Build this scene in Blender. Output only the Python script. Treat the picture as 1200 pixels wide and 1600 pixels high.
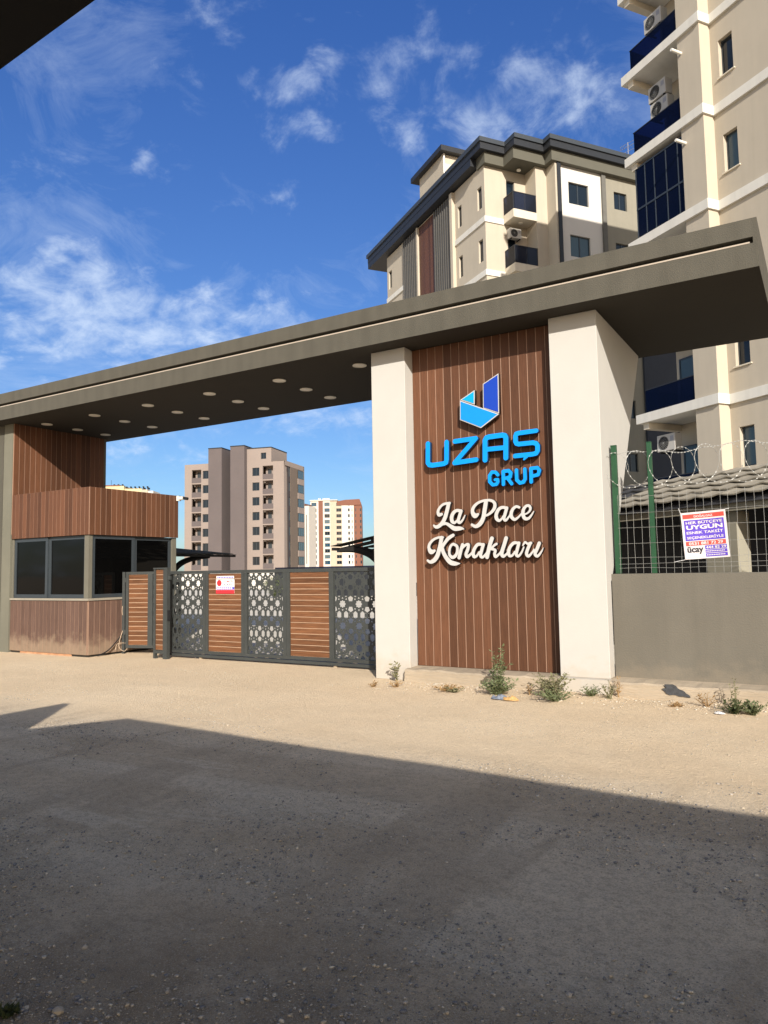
import bpy, bmesh, math, random
import numpy as np
from mathutils import Vector, Matrix, noise
random.seed(7); RNG = np.random.default_rng(11)
R_ = math.radians
scene = bpy.context.scene
for _o in list(bpy.data.objects): bpy.data.objects.remove(_o)
COL = scene.collection

# ------------------------------------------------------------------ camera
EYE = 1.65
cam_d = bpy.data.cameras.new('camera'); cam = bpy.data.objects.new('camera', cam_d); COL.objects.link(cam)
rt = Vector((0.8562278, 0.5163139, -0.0171427)); upv = Vector((0.0558131, -0.0594660, 0.9966688)); fw = Vector((-0.5135746, 0.8543323, 0.0797335))
cam.matrix_world = Matrix(((rt.x, upv.x, -fw.x, 0), (rt.y, upv.y, -fw.y, 0), (rt.z, upv.z, -fw.z, EYE), (0, 0, 0, 1)))
cam_d.sensor_fit = 'VERTICAL'; cam_d.sensor_height = 24.0; cam_d.lens = 24.0 * 1150 / 1600
cam_d.clip_start = 0.05; cam_d.clip_end = 6000
scene.camera = cam

# ------------------------------------------------------------------ sun, sky, exposure
SUN_TO = Vector((0.8, -1.0, 0.6)).normalized()
sun_d = bpy.data.lights.new('sun', 'SUN'); sun = bpy.data.objects.new('sun', sun_d); COL.objects.link(sun)
sun_d.energy = 4.8; sun_d.angle = R_(0.53); sun_d.color = (1.0, 0.93, 0.83)
sun.rotation_euler = SUN_TO.to_track_quat('Z', 'Y').to_euler(); sun.location = (20, -25, 30)
EXPOSURE = 0.55
scene.view_settings.view_transform = 'Standard'; scene.view_settings.look = 'None'
scene.view_settings.exposure = EXPOSURE; scene.view_settings.gamma = 1.0
scene.view_settings.use_curve_mapping = False

CLOUDS = [(-0.736,0.599,0.316,0.235,0.061,1),(-0.804,0.499,0.324,0.104,0.043,0.9),(-0.637,0.699,0.326,0.113,0.035,0.8),(-0.767,0.531,0.361,0.07,0.016,0.8),(-0.814,0.524,0.251,0.078,0.012,0.7),(-0.669,0.652,0.356,0.07,0.017,0.8),(-0.518,0.675,0.525,0.057,0.019,0.8),(-0.522,0.639,0.566,0.074,0.022,0.6),(-0.582,0.586,0.565,0.052,0.035,0.45),(-0.639,0.508,0.577,0.087,0.035,0.4),(-0.66,0.581,0.476,0.024,0.014,0.7),(-0.56,0.69,0.459,0.048,0.017,0.6),(-0.723,0.523,0.452,0.043,0.022,0.5),(-0.761,0.465,0.452,0.03,0.017,0.5),(-0.53,0.577,0.622,0.061,0.035,0.6),(-0.376,0.714,0.59,0.087,0.061,0.6),(-0.403,0.745,0.531,0.061,0.022,0.6),(-0.268,0.796,0.543,0.096,0.048,0.85),(-0.308,0.794,0.524,0.078,0.026,0.7),(-0.478,0.654,0.586,0.026,0.022,0.6),(-0.609,0.652,0.452,0.026,0.012,0.5),(-0.56,0.802,0.209,0.113,0.026,0.7),(-0.74,0.655,0.151,0.087,0.019,0.6),(-0.675,0.715,0.182,0.096,0.012,0.35),(-0.427,0.881,0.206,0.052,0.017,0.4),(-0.184,0.794,0.579,0.078,0.043,0.3)]
world = bpy.data.worlds.new('World'); scene.world = world; world.use_nodes = True
def build_world():
    nt = world.node_tree; nt.nodes.clear(); N = nt.nodes.new; L = nt.links.new
    out = N('ShaderNodeOutputWorld'); bg = N('ShaderNodeBackground'); bg.inputs['Strength'].default_value = 0.075
    sky = N('ShaderNodeTexSky'); sky.sky_type = 'NISHITA'; sky.sun_disc = False
    sky.sun_elevation = math.asin(SUN_TO.z); sky.sun_rotation = math.atan2(SUN_TO.x, SUN_TO.y)
    sky.altitude = 100; sky.air_density = 1.0; sky.dust_density = 0.6; sky.ozone_density = 2.5
    tc = N('ShaderNodeTexCoord')
    def m(op, a, b=None, clamp=False):
        n = N('ShaderNodeMath'); n.operation = op; n.use_clamp = clamp
        for i, v in enumerate((a, b)):
            if v is None: continue
            if isinstance(v, (int, float)): n.inputs[i].default_value = v
            else: L(v, n.inputs[i])
        return n.outputs[0]
    D = tc.outputs['Generated']
    sep = N('ShaderNodeSeparateXYZ'); L(D, sep.inputs[0])
    zz = m('ADD', m('MAXIMUM', sep.outputs[2], 0.0), 0.38)
    cmb = N('ShaderNodeCombineXYZ'); L(m('DIVIDE', sep.outputs[0], zz), cmb.inputs[0]); L(m('DIVIDE', sep.outputs[1], zz), cmb.inputs[1])
    def tex(scale, detail, rough, dist=0.0):
        n = N('ShaderNodeTexNoise'); n.inputs['Scale'].default_value = scale; n.inputs['Detail'].default_value = detail
        n.inputs['Roughness'].default_value = rough; n.inputs['Distortion'].default_value = dist
        L(cmb.outputs[0], n.inputs['Vector']); return n.outputs[0]
    big = tex(2.0, 4, 0.55, 0.3); fine = tex(15.0, 8, 0.60, 0.35); wisp = tex(6.5, 10, 0.68, 0.9)
    cov = None
    wn = N('ShaderNodeTexNoise'); wn.inputs['Scale'].default_value = 7.0; wn.inputs['Detail'].default_value = 5; wn.inputs['Roughness'].default_value = 0.6; L(D, wn.inputs['Vector'])
    ws = N('ShaderNodeVectorMath'); ws.operation = 'SUBTRACT'; L(wn.outputs['Color'], ws.inputs[0]); ws.inputs[1].default_value = (0.5, 0.5, 0.5)
    wm = N('ShaderNodeVectorMath'); wm.operation = 'MULTIPLY_ADD'; L(ws.outputs[0], wm.inputs[0]); wm.inputs[1].default_value = (0.16, 0.16, 0.16); L(D, wm.inputs[2])
    WD = wm.outputs[0]
    for (x, y, z, a, b, s) in CLOUDS:
        v = Vector((x, y, z)).normalized(); r = Vector((v.y, -v.x, 0)).normalized(); u = r.cross(v)
        def dot(w, k):
            n = N('ShaderNodeVectorMath'); n.operation = 'DOT_PRODUCT'; L(WD, n.inputs[0]); n.inputs[1].default_value = tuple(w * k); return n.outputs['Value']
        e = m('ADD', m('POWER', m('ABSOLUTE', dot(r, 1 / a)), 2.0), m('POWER', m('ABSOLUTE', dot(u, 1 / b)), 2.0))
        front = m('GREATER_THAN', dot(v, 1.0), 0.0)
        g = m('MULTIPLY', m('MULTIPLY', m('POWER', 2.718, m('MULTIPLY', e, -0.62)), s), front)
        cov = g if cov is None else m('MAXIMUM', cov, g)
    rear = N('ShaderNodeMapRange'); rear.inputs['From Min'].default_value = 0.62; rear.inputs['From Max'].default_value = 0.30; rear.inputs['To Max'].default_value = 0.62  # unseen cloud cover added outside the view, lifting the shade with white light
    nf = N('ShaderNodeVectorMath'); nf.operation = 'DOT_PRODUCT'; L(D, nf.inputs[0]); nf.inputs[1].default_value = tuple(fw); L(nf.outputs['Value'], rear.inputs[0])
    cov = m('MAXIMUM', cov, rear.outputs[0])
    dens = m('ADD', m('MULTIPLY', cov, 0.66), m('SUBTRACT', m('ADD', m('MULTIPLY', fine, 1.15), m('MULTIPLY', wisp, 0.95)), 1.27))
    thin = m('MULTIPLY', m('SUBTRACT', m('MULTIPLY', wisp, big), 0.25, True), 1.9)
    mr = N('ShaderNodeMapRange'); mr.interpolation_type = 'SMOOTHSTEP'; mr.inputs['From Min'].default_value = 0.0; mr.inputs['From Max'].default_value = 0.74
    L(dens, mr.inputs['Value'])
    alpha = m('MULTIPLY', m('MAXIMUM', mr.outputs[0], thin), 0.74, True)
    hz = N('ShaderNodeMapRange'); hz.inputs['From Min'].default_value = 0.0; hz.inputs['From Max'].default_value = 0.85; L(sep.outputs[2], hz.inputs['Value'])
    tint = N('ShaderNodeMix'); tint.data_type = 'RGBA'; L(hz.outputs[0], tint.inputs['Factor'])
    tint.inputs['A'].default_value = (0.70, 0.86, 1.0, 1); tint.inputs['B'].default_value = (0.42, 0.84, 1.66, 1)
    mul = N('ShaderNodeMix'); mul.data_type = 'RGBA'; mul.blend_type = 'MULTIPLY'; mul.inputs['Factor'].default_value = 1.0
    def dotw(w):
        n = N('ShaderNodeVectorMath'); n.operation = 'DOT_PRODUCT'; L(D, n.inputs[0]); n.inputs[1].default_value = tuple(w); return n.outputs['Value']
    # away from the sun the sky is deep blue; towards and around the sun it pales, boosted as added fill for the shaded foreground
    sw = N('ShaderNodeMapRange'); sw.interpolation_type = 'SMOOTHSTEP'; sw.inputs['From Min'].default_value = -0.35; sw.inputs['From Max'].default_value = 0.75; L(dotw(SUN_TO), sw.inputs[0])
    pale = N('ShaderNodeMix'); pale.data_type = 'RGBA'; L(sw.outputs[0], pale.inputs['Factor']); L(tint.outputs['Result'], pale.inputs['A']); pale.inputs['B'].default_value = (2.30, 1.76, 1.34, 1)
    L(sky.outputs[0], mul.inputs['A']); L(pale.outputs['Result'], mul.inputs['B'])
    shade = N('ShaderNodeMix'); shade.data_type = 'RGBA'; L(fine, shade.inputs['Factor'])
    shade.inputs['A'].default_value = (5.2, 6.6, 8.8, 1); shade.inputs['B'].default_value = (8.2, 9.2, 10.6, 1)
    mix = N('ShaderNodeMix'); mix.data_type = 'RGBA'; L(alpha, mix.inputs['Factor']); L(mul.outputs['Result'], mix.inputs['A']); L(shade.outputs['Result'], mix.inputs['B'])
    L(mix.outputs['Result'], bg.inputs['Color']); L(bg.outputs[0], out.inputs[0])
build_world()

# ------------------------------------------------------------------ materials
MATS = {}
def mat(name, col, rough=0.7, var=0.12, vscale=1.5, bump=0.0, bscale=60, stretch=(1, 1, 1), spec=0.3, metal=0.0, rand=0.0, stain=0.0, streak=0.0, alpha=None, dirt=0.0, coat=0.0, col2=None):
    if name in MATS: return MATS[name]
    M = bpy.data.materials.new(name); M.use_nodes = True; nt = M.node_tree; N = nt.nodes.new; L = nt.links.new
    b = nt.nodes['Principled BSDF']; b.inputs['Roughness'].default_value = rough; b.inputs['Metallic'].default_value = metal
    b.inputs['Specular IOR Level'].default_value = spec
    tc = N('ShaderNodeTexCoord'); mp = N('ShaderNodeMapping'); mp.inputs['Scale'].default_value = stretch; L(tc.outputs['Object'], mp.inputs[0])
    vec = mp.outputs[0]
    if rand:
        oi = N('ShaderNodeObjectInfo'); ad = N('ShaderNodeVectorMath'); ad.operation = 'ADD'
        sc = N('ShaderNodeMath'); sc.operation = 'MULTIPLY'; sc.inputs[1].default_value = 37.0; L(oi.outputs['Random'], sc.inputs[0])
        L(vec, ad.inputs[0]); L(sc.outputs[0], ad.inputs[1]); vec = ad.outputs[0]
    n1 = N('ShaderNodeTexNoise'); n1.inputs['Scale'].default_value = vscale; n1.inputs['Detail'].default_value = 7; n1.inputs['Roughness'].default_value = 0.6; L(vec, n1.inputs['Vector'])
    mx = N('ShaderNodeMix'); mx.data_type = 'RGBA'; mr = N('ShaderNodeMapRange'); mr.inputs['From Min'].default_value = 0.3; mr.inputs['From Max'].default_value = 0.7; L(n1.outputs[0], mr.inputs[0]); L(mr.outputs[0], mx.inputs['Factor'])
    c = Vector(col); d = Vector(col2) if col2 else c * (1 + var)
    lo = c if col2 else c * (1 - var)
    mx.inputs['A'].default_value = (*lo, 1); mx.inputs['B'].default_value = (*d, 1)
    res = mx.outputs['Result']
    if rand:
        hs = N('ShaderNodeHueSaturation'); mr2 = N('ShaderNodeMapRange'); mr2.inputs['To Min'].default_value = 1 - rand; mr2.inputs['To Max'].default_value = 1 + rand
        L(oi.outputs['Random'], mr2.inputs[0]); L(mr2.outputs[0], hs.inputs['Value']); L(res, hs.inputs['Color']); res = hs.outputs[0]
    if stain or streak:
        n3 = N('ShaderNodeTexNoise'); mp3 = N('ShaderNodeMapping'); mp3.inputs['Scale'].default_value = (3.0, 3.0, 0.25) if streak else (0.6, 0.6, 0.6)
        L(tc.outputs['Object'], mp3.inputs[0]); L(mp3.outputs[0], n3.inputs['Vector']); n3.inputs['Scale'].default_value = 1.6; n3.inputs['Detail'].default_value = 6
        mr3 = N('ShaderNodeMapRange'); mr3.inputs['From Min'].default_value = 0.42; mr3.inputs['From Max'].default_value = 0.72; mr3.inputs['To Min'].default_value = 1.0; mr3.inputs['To Max'].default_value = 1 - max(stain, streak)
        L(n3.outputs[0], mr3.inputs[0]); mm = N('ShaderNodeMix'); mm.data_type = 'RGBA'; mm.blend_type = 'MULTIPLY'; mm.inputs['Factor'].default_value = 1
        L(res, mm.inputs['A']); L(mr3.outputs[0], mm.inputs['B']); res = mm.outputs['Result']
    if dirt:
        ge = N('ShaderNodeNewGeometry'); sp = N('ShaderNodeSeparateXYZ'); L(ge.outputs['Position'], sp.inputs[0])
        nd = N('ShaderNodeTexNoise'); nd.inputs['Scale'].default_value = 5.0; nd.inputs['Detail'].default_value = 8; nd.inputs['Roughness'].default_value = 0.65; L(ge.outputs['Position'], nd.inputs['Vector'])
        ma = N('ShaderNodeMath'); ma.operation = 'MULTIPLY_ADD'; L(nd.outputs[0], ma.inputs[0]); ma.inputs[1].default_value = -0.75; L(sp.outputs[2], ma.inputs[2])
        md = N('ShaderNodeMapRange'); md.interpolation_type = 'SMOOTHSTEP'; md.inputs['From Min'].default_value = -0.22; md.inputs['From Max'].default_value = 0.10; md.inputs['To Min'].default_value = dirt; md.inputs['To Max'].default_value = 0.0; L(ma.outputs[0], md.inputs[0])
        dm_ = N('ShaderNodeMix'); dm_.data_type = 'RGBA'; L(md.outputs[0], dm_.inputs['Factor']); L(res, dm_.inputs['A']); dm_.inputs['B'].default_value = (0.40, 0.31, 0.21, 1); res = dm_.outputs['Result']
    L(res, b.inputs['Base Color'])
    if coat: b.inputs['Coat Weight'].default_value = coat
    if bump:
        n2 = N('ShaderNodeTexNoise'); n2.inputs['Scale'].default_value = bscale; n2.inputs['Detail'].default_value = 5; L(vec, n2.inputs['Vector'])
        bp = N('ShaderNodeBump'); bp.inputs['Strength'].default_value = bump; bp.inputs['Distance'].default_value = 0.01; L(n2.outputs[0], bp.inputs['Height']); L(bp.outputs[0], b.inputs['Normal'])
    MATS[name] = M; return M
def glass(name, tint, rough=0.03, transp=0.0, spec=0.6):
    if name in MATS: return MATS[name]
    M = bpy.data.materials.new(name); M.use_nodes = True; nt = M.node_tree; N = nt.nodes.new; L = nt.links.new
    b = nt.nodes['Principled BSDF']; b.inputs['Base Color'].default_value = (*tint, 1); b.inputs['Roughness'].default_value = rough; b.inputs['Specular IOR Level'].default_value = spec
    n = N('ShaderNodeTexNoise'); n.inputs['Scale'].default_value = 0.9; tc = N('ShaderNodeTexCoord'); L(tc.outputs['Object'], n.inputs['Vector'])
    bp = N('ShaderNodeBump'); bp.inputs['Strength'].default_value = 0.08; bp.inputs['Distance'].default_value = 0.02; L(n.outputs[0], bp.inputs['Height']); L(bp.outputs[0], b.inputs['Normal'])
    if transp:
        t = N('ShaderNodeBsdfTransparent'); t.inputs[0].default_value = (0.20 + tint[0], 0.25 + tint[1], 0.42 + tint[2] , 1)
        mx = N('ShaderNodeMixShader'); mx.inputs[0].default_value = transp; L(b.outputs[0], mx.inputs[1]); L(t.outputs[0], mx.inputs[2]); L(mx.outputs[0], nt.nodes['Material Output'].inputs[0])
    MATS[name] = M; return M
def emis(name, col, s):
    M = bpy.data.materials.new(name); M.use_nodes = True; b = M.node_tree.nodes['Principled BSDF']
    b.inputs['Base Color'].default_value = (*col, 1); b.inputs['Emission Color'].default_value = (*col, 1); b.inputs['Emission Strength'].default_value = s; MATS[name] = M; return M

taupe = mat('taupe_plaster', (0.083, 0.077, 0.061), 0.9, 0.06, 3, bump=0.6, bscale=70, stain=0.12, streak=0.16)
shaded_taupe = mat('shaded_taupe_plaster', (0.030, 0.026, 0.020), 0.9, 0.05, 2, bump=0.3, bscale=120)  # soffit is the same taupe; its shade is put into this darker colour
white_pl = mat('cream_white_plaster', (0.45, 0.438, 0.407), 0.85, 0.02, 2.5, bump=0.12, bscale=35, stain=0.04, dirt=0.35)
wpc = mat('composite_plank', (0.106, 0.046, 0.024), 0.5, 0.22, 3.0, bump=0.15, bscale=30, stretch=(30, 30, 1.2), rand=0.28, spec=0.25)
wpc_dusty = mat('dusty_composite_plank', (0.088, 0.050, 0.037), 0.65, 0.12, 3.0, bump=0.15, bscale=30, stretch=(30, 30, 1.2), rand=0.14, spec=0.2, dirt=0.38, col2=(0.135, 0.085, 0.066))
lip = mat('pale_joint_strip', (0.34, 0.215, 0.15), 0.6, 0.1, 2)
gatewood = mat('gate_timber', (0.085, 0.036, 0.016), 0.5, 0.3, 3.0, stretch=(1.0, 25, 18), rand=0.25, bump=0.2, bscale=25, col2=(0.19, 0.082, 0.036))
gatelip = mat('pale_board_joint', (0.55, 0.40, 0.28), 0.6, 0.1, 2)
anthr = mat('anthracite_steel', (0.042, 0.046, 0.044), 0.55, 0.15, 4, spec=0.4, stain=0.15)
upvc = mat('anthracite_window_frame', (0.035, 0.043, 0.050), 0.35, 0.05, 4, spec=0.5)
alu = mat('aluminium_profile', (0.40, 0.34, 0.27), 0.35, 0.05, 5, spec=0.5)
dark_gl = glass('dark_window_glass', (0.002, 0.002, 0.002), 0.04, 0.0, 0.22)
concrete = mat('board_formed_concrete', (0.37, 0.305, 0.225), 0.95, 0.14, 3, bump=0.8, bscale=28, stretch=(0.35, 1, 3.0), stain=0.2)
lampw = mat('downlight_lens', (0.80, 0.76, 0.66), 0.4, 0.02)
steelw = mat('galvanised_wire', (0.38, 0.38, 0.36), 0.45, 0.05, 9, metal=0.3, spec=0.6)
greenp = mat('green_coated_post', (0.010, 0.055, 0.022), 0.4, 0.15, 6, spec=0.5)
whitem = mat('white_letter_face', (0.44, 0.435, 0.42), 0.5, 0.03, 8)
darkside = mat('black_letter_return', (0.02, 0.02, 0.022), 0.5, 0.05)
bluef = mat('bright_blue_letter_face', (0.0, 0.24, 0.75), 0.4, 0.03, 8)
blue_s = mat('navy_letter_return', (0.006, 0.035, 0.10), 0.5, 0.05)
beige = mat('beige_facade_plaster', (0.465, 0.412, 0.328), 0.9, 0.03, 1.2, bump=0.2, bscale=60, streak=0.05)
bandm = mat('pale_cornice_paint', (0.66, 0.64, 0.58), 0.8, 0.03, 2, streak=0.08)
bandm2 = mat('cream_cornice_paint', (0.62, 0.56, 0.45), 0.8, 0.03, 2, streak=0.08)
charc = mat('charcoal_cladding', (0.020, 0.022, 0.026), 0.5, 0.08, 3, spec=0.4)
slatm = mat('grey_fluted_cladding', (0.10, 0.096, 0.088), 0.7, 0.05, 3)
whitew = mat('white_facade_plaster', (0.58, 0.55, 0.50), 0.85, 0.02, 2, bump=0.15, bscale=60)
winglass = glass('blue_window_glass', (0.008, 0.014, 0.022), 0.04, 0.0, 0.42)
curtain = glass('curtained_window_glass', (0.06, 0.10, 0.125), 0.12, 0.0, 0.4)
railglass = glass('blue_balcony_glass', (0.003, 0.005, 0.022), 0.06, 0.50, 0.20)
smoke = glass('smoked_balcony_glass', (0.02, 0.022, 0.028), 0.05, 0.6)
glaz = glass('dark_blue_balcony_glazing', (0.002, 0.003, 0.012), 0.05, 0.10, 0.18)
acw = mat('air_conditioner_casing', (0.46, 0.44, 0.40), 0.5, 0.04, 3)
black = mat('matt_black', (0.012, 0.012, 0.013), 0.7, 0.1, 3)
pvc = mat('white_plastic_pipe', (0.70, 0.68, 0.62), 0.4, 0.03)

# ------------------------------------------------------------------ object helpers
def tag(o, label=None, cat=None, group=None, kind=None):
    if label: o['label'] = label
    if cat: o['category'] = cat
    if group: o['group'] = group
    if kind: o['kind'] = kind
    return o
def thing(name, label, cat, loc=(0, 0, 0), rotz=0.0, group=None):
    o = bpy.data.objects.new(name, None); COL.objects.link(o); o.location = loc; o.rotation_euler = (0, 0, rotz); o.empty_display_size = 0.3
    return tag(o, label, cat, group)
def link(name, me, parent=None, loc=None, rot=None, M=None):
    o = bpy.data.objects.new(name, me); COL.objects.link(o)
    if parent is not None: o.parent = parent
    if M is not None: o.matrix_local = M
    if loc is not None: o.location = loc
    if rot is not None: o.rotation_euler = rot
    return o
class MB:
    def __init__(s): s.v = []; s.f = []; s.mi = []
    def add(s, vs, fs, mi=0):
        n = len(s.v); s.v += [tuple(v) for v in vs]; s.f += [tuple(i + n for i in f) for f in fs]; s.mi += [mi] * len(fs)
    def box(s, x0, x1, y0, y1, z0, z1, mi=0, c=0.0):
        if x0 > x1: x0, x1 = x1, x0
        if y0 > y1: y0, y1 = y1, y0
        if z0 > z1: z0, z1 = z1, z0
        vs = [(x0, y0, z0), (x1, y0, z0), (x1, y1, z0), (x0, y1, z0), (x0, y0, z1), (x1, y0, z1), (x1, y1, z1), (x0, y1, z1)]
        s.add(vs, [(0, 3, 2, 1), (4, 5, 6, 7), (0, 1, 5, 4), (1, 2, 6, 5), (2, 3, 7, 6), (3, 0, 4, 7)], mi); return s
    def bar(s, p, q, w, h, mi=0, up=Vector((0, 0, 1))):
        p = Vector(p); q = Vector(q); d = (q - p).normalized()
        if abs(d.dot(up)) > 0.98: up = Vector((0, 1, 0))
        a = d.cross(up).normalized(); b = a.cross(d).normalized()
        vs = [e + a * i * w / 2 + b * j * h / 2 for e in (p, q) for i, j in ((-1, -1), (1, -1), (1, 1), (-1, 1))]
        s.add(vs, [(0, 1, 2, 3), (7, 6, 5, 4), (0, 4, 5, 1), (1, 5, 6, 2), (2, 6, 7, 3), (3, 7, 4, 0)], mi); return s
    def tube(s, pts, r, n=6, mi=0, caps=True):
        pts = [Vector(p) for p in pts]; rs = r if isinstance(r, (list, tuple)) else [r] * len(pts); base = len(s.v); prev = None
        for i, p in enumerate(pts):
            d = (pts[min(i + 1, len(pts) - 1)] - pts[max(i - 1, 0)]).normalized()
            ref = prev if prev is not None else (Vector((0, 0, 1)) if abs(d.z) < 0.9 else Vector((1, 0, 0)))
            a = ref - d * ref.dot(d); a.normalize(); b = d.cross(a); prev = a
            for k in range(n):
                t = 2 * math.pi * k / n; s.v.append(tuple(p + (a * math.cos(t) + b * math.sin(t)) * rs[i]))
        for i in range(len(pts) - 1):
            for k in range(n):
                s.f.append((base + i * n + k, base + i * n + (k + 1) % n, base + (i + 1) * n + (k + 1) % n, base + (i + 1) * n + k)); s.mi.append(mi)
        if caps:
            s.f.append(tuple(base + k for k in range(n))[::-1]); s.f.append(tuple(base + (len(pts) - 1) * n + k for k in range(n))); s.mi += [mi, mi]
        return s
    def prism(s, poly, axis, a, b, mi=0):
        n = len(poly)
        def P(u, v, t): return (t, u, v) if axis == 'x' else ((u, t, v) if axis == 'y' else (u, v, t))
        vs = [P(u, v, a) for u, v in poly] + [P(u, v, b) for u, v in poly]
        s.add(vs, [tuple(range(n))[::-1], tuple(range(n, 2 * n))] + [(i, (i + 1) % n, n + (i + 1) % n, n + i) for i in range(n)], mi); return s
    def mesh(s, name, mats, fix=True, bevel=0.0, smooth=False):
        me = bpy.data.meshes.new(name); me.from_pydata(s.v, [], s.f)
        mats = mats if isinstance(mats, (list, tuple)) else [mats]
        for m_ in mats: me.materials.append(m_)
        me.polygons.foreach_set('material_index', s.mi)
        if fix or bevel:
            bm = bmesh.new(); bm.from_mesh(me)
            if bevel:
                bmesh.ops.bevel(bm, geom=[e for e in bm.edges], offset=bevel, segments=1, affect='EDGES', clamp_overlap=True)
            bmesh.ops.recalc_face_normals(bm, faces=bm.faces); bm.to_mesh(me); bm.free()
        if smooth: me.polygons.foreach_set('use_smooth', [True] * len(me.polygons))
        me.update(); return me
    def build(s, name, mats, parent=None, bevel=0.0, smooth=False, fix=True, **k):
        return link(name, s.mesh(name, mats, fix, bevel, smooth), parent, **k)
def B(x0, x1, y0, y1, z0, z1): return MB().box(x0, x1, y0, y1, z0, z1)

def curve_mesh(name, splines, extr, mats, face_split=True):
    """closed 2-D outlines (holes included) filled and extruded; stands in the XZ plane, facing -Y, middle at y=0"""
    cu = bpy.data.curves.new(name, 'CURVE'); cu.dimensions = '2D'; cu.fill_mode = 'BOTH'; cu.extrude = extr / 2
    for pts in splines:
        sp = cu.splines.new('POLY'); sp.points.add(len(pts) - 1); sp.use_cyclic_u = True
        for i, (x, z) in enumerate(pts): sp.points[i].co = (x, z, 0, 1)
    return _conv(cu, name, mats, face_split)
def _conv(cu, name, mats, face_split=True):
    o = bpy.data.objects.new('tmp', cu); COL.objects.link(o)
    dg = bpy.context.evaluated_depsgraph_get(); me = bpy.data.meshes.new_from_object(o.evaluated_get(dg)); me.name = name
    bpy.data.objects.remove(o)
    for v in me.vertices: v.co = Vector((v.co.x, -v.co.z, v.co.y))
    me.materials.clear()
    for m_ in (mats if isinstance(mats, (list, tuple)) else [mats]): me.materials.append(m_)
    bm = bmesh.new(); bm.from_mesh(me); bmesh.ops.remove_doubles(bm, verts=bm.verts, dist=1e-5); bmesh.ops.recalc_face_normals(bm, faces=bm.faces); bm.to_mesh(me); bm.free()
    for p in me.polygons: p.material_index = 0 if (abs(p.normal.y) > 0.5 or not face_split or len(me.materials) < 2) else 1
    return me
def text_mesh(body, w, h, extr, m_, off=0.0, name='lettering'):
    cu = bpy.data.curves.new(name, 'FONT'); cu.body = body; cu.extrude = extr; cu.offset = off; cu.resolution_u = 3
    me = _conv(cu, name, m_, False)
    co = np.array([v.co[:] for v in me.vertices])
    if len(co) == 0: return me
    x0, x1, z0, z1 = co[:, 0].min(), co[:, 0].max(), co[:, 2].min(), co[:, 2].max()
    for v in me.vertices: v.co = ((v.co.x - x0) / (x1 - x0) * w, v.co.y, (v.co.z - z0) / (z1 - z0) * h)
    return me

# brush strokes -> one clean outline (signed distance on a grid, marching squares)
def smooth(st, k=5):
    if len(st) < 3: return st
    out = []
    P = [st[0]] + list(st) + [st[-1]]
    for i in range(1, len(P) - 2):
        a, b, c, d = [np.array(P[j]) for j in (i - 1, i, i + 1, i + 2)]
        for t in np.linspace(0, 1, k, endpoint=False):
            out.append(0.5 * ((2 * b) + (-a + c) * t + (2 * a - 5 * b + 4 * c - d) * t * t + (-a + 3 * b - 3 * c + d) * t ** 3))
    out.append(np.array(st[-1])); return out
def outline(strokes, res=0.006, sm=True, grow=0.0):
    segs = []
    for st in strokes:
        s = smooth(st) if sm else [np.array(p) for p in st]
        segs += [(s[i], s[i + 1]) for i in range(len(s) - 1)]
    A = np.array([a for a, b in segs]); Bq = np.array([b for a, b in segs])
    x0, x1 = min(A[:, 0].min(), Bq[:, 0].min()) - .08, max(A[:, 0].max(), Bq[:, 0].max()) + .08
    z0, z1 = min(A[:, 1].min(), Bq[:, 1].min()) - .08, max(A[:, 1].max(), Bq[:, 1].max()) + .08
    xs = np.arange(x0, x1, res); zs = np.arange(z0, z1, res); X, Z = np.meshgrid(xs, zs); F = np.full(X.shape, 9.0)
    for a, b in zip(A, Bq):
        dx, dz = b[0] - a[0], b[1] - a[1]; l2 = dx * dx + dz * dz + 1e-12
        t = np.clip(((X - a[0]) * dx + (Z - a[1]) * dz) / l2, 0, 1)
        F = np.minimum(F, np.hypot(X - a[0] - t * dx, Z - a[1] - t * dz) - (a[2] + (b[2] - a[2]) * t) / 2)
    F -= grow
    F[np.abs(F) < 1e-6] = 1e-6
    nz, nx = F.shape; nxt = {}
    def pt(e):
        i, j, h = e
        if h: f0, f1 = F[i, j], F[i, j + 1]; t = f0 / (f0 - f1); return (xs[j] + t * res, zs[i])
        f0, f1 = F[i, j], F[i + 1, j]; t = f0 / (f0 - f1); return (xs[j], zs[i] + t * res)
    S = F < 0
    code = S[:-1, :-1] * 1 + S[:-1, 1:] * 2 + S[1:, 1:] * 4 + S[1:, :-1] * 8
    for i, j in zip(*np.nonzero((code > 0) & (code < 15))):
        c = int(code[i, j]); b_, r_, t_, l_ = (i, j, 1), (i, j + 1, 0), (i + 1, j, 1), (i, j, 0)
        T = {1: [(l_, b_)], 2: [(b_, r_)], 3: [(l_, r_)], 4: [(r_, t_)], 5: [(l_, b_), (r_, t_)], 6: [(b_, t_)], 7: [(l_, t_)], 8: [(t_, l_)], 9: [(t_, b_)], 10: [(b_, r_), (t_, l_)], 11: [(t_, r_)], 12: [(r_, l_)], 13: [(r_, b_)], 14: [(b_, l_)]}[c]
        for a, b in T: nxt[a] = b
    loops = []
    while nxt:
        k0 = next(iter(nxt)); lp = []; k = k0
        while k in nxt: lp.append(pt(k)); k = nxt.pop(k)
        if len(lp) > 6:
            loops.append(lp)
    return loops

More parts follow.
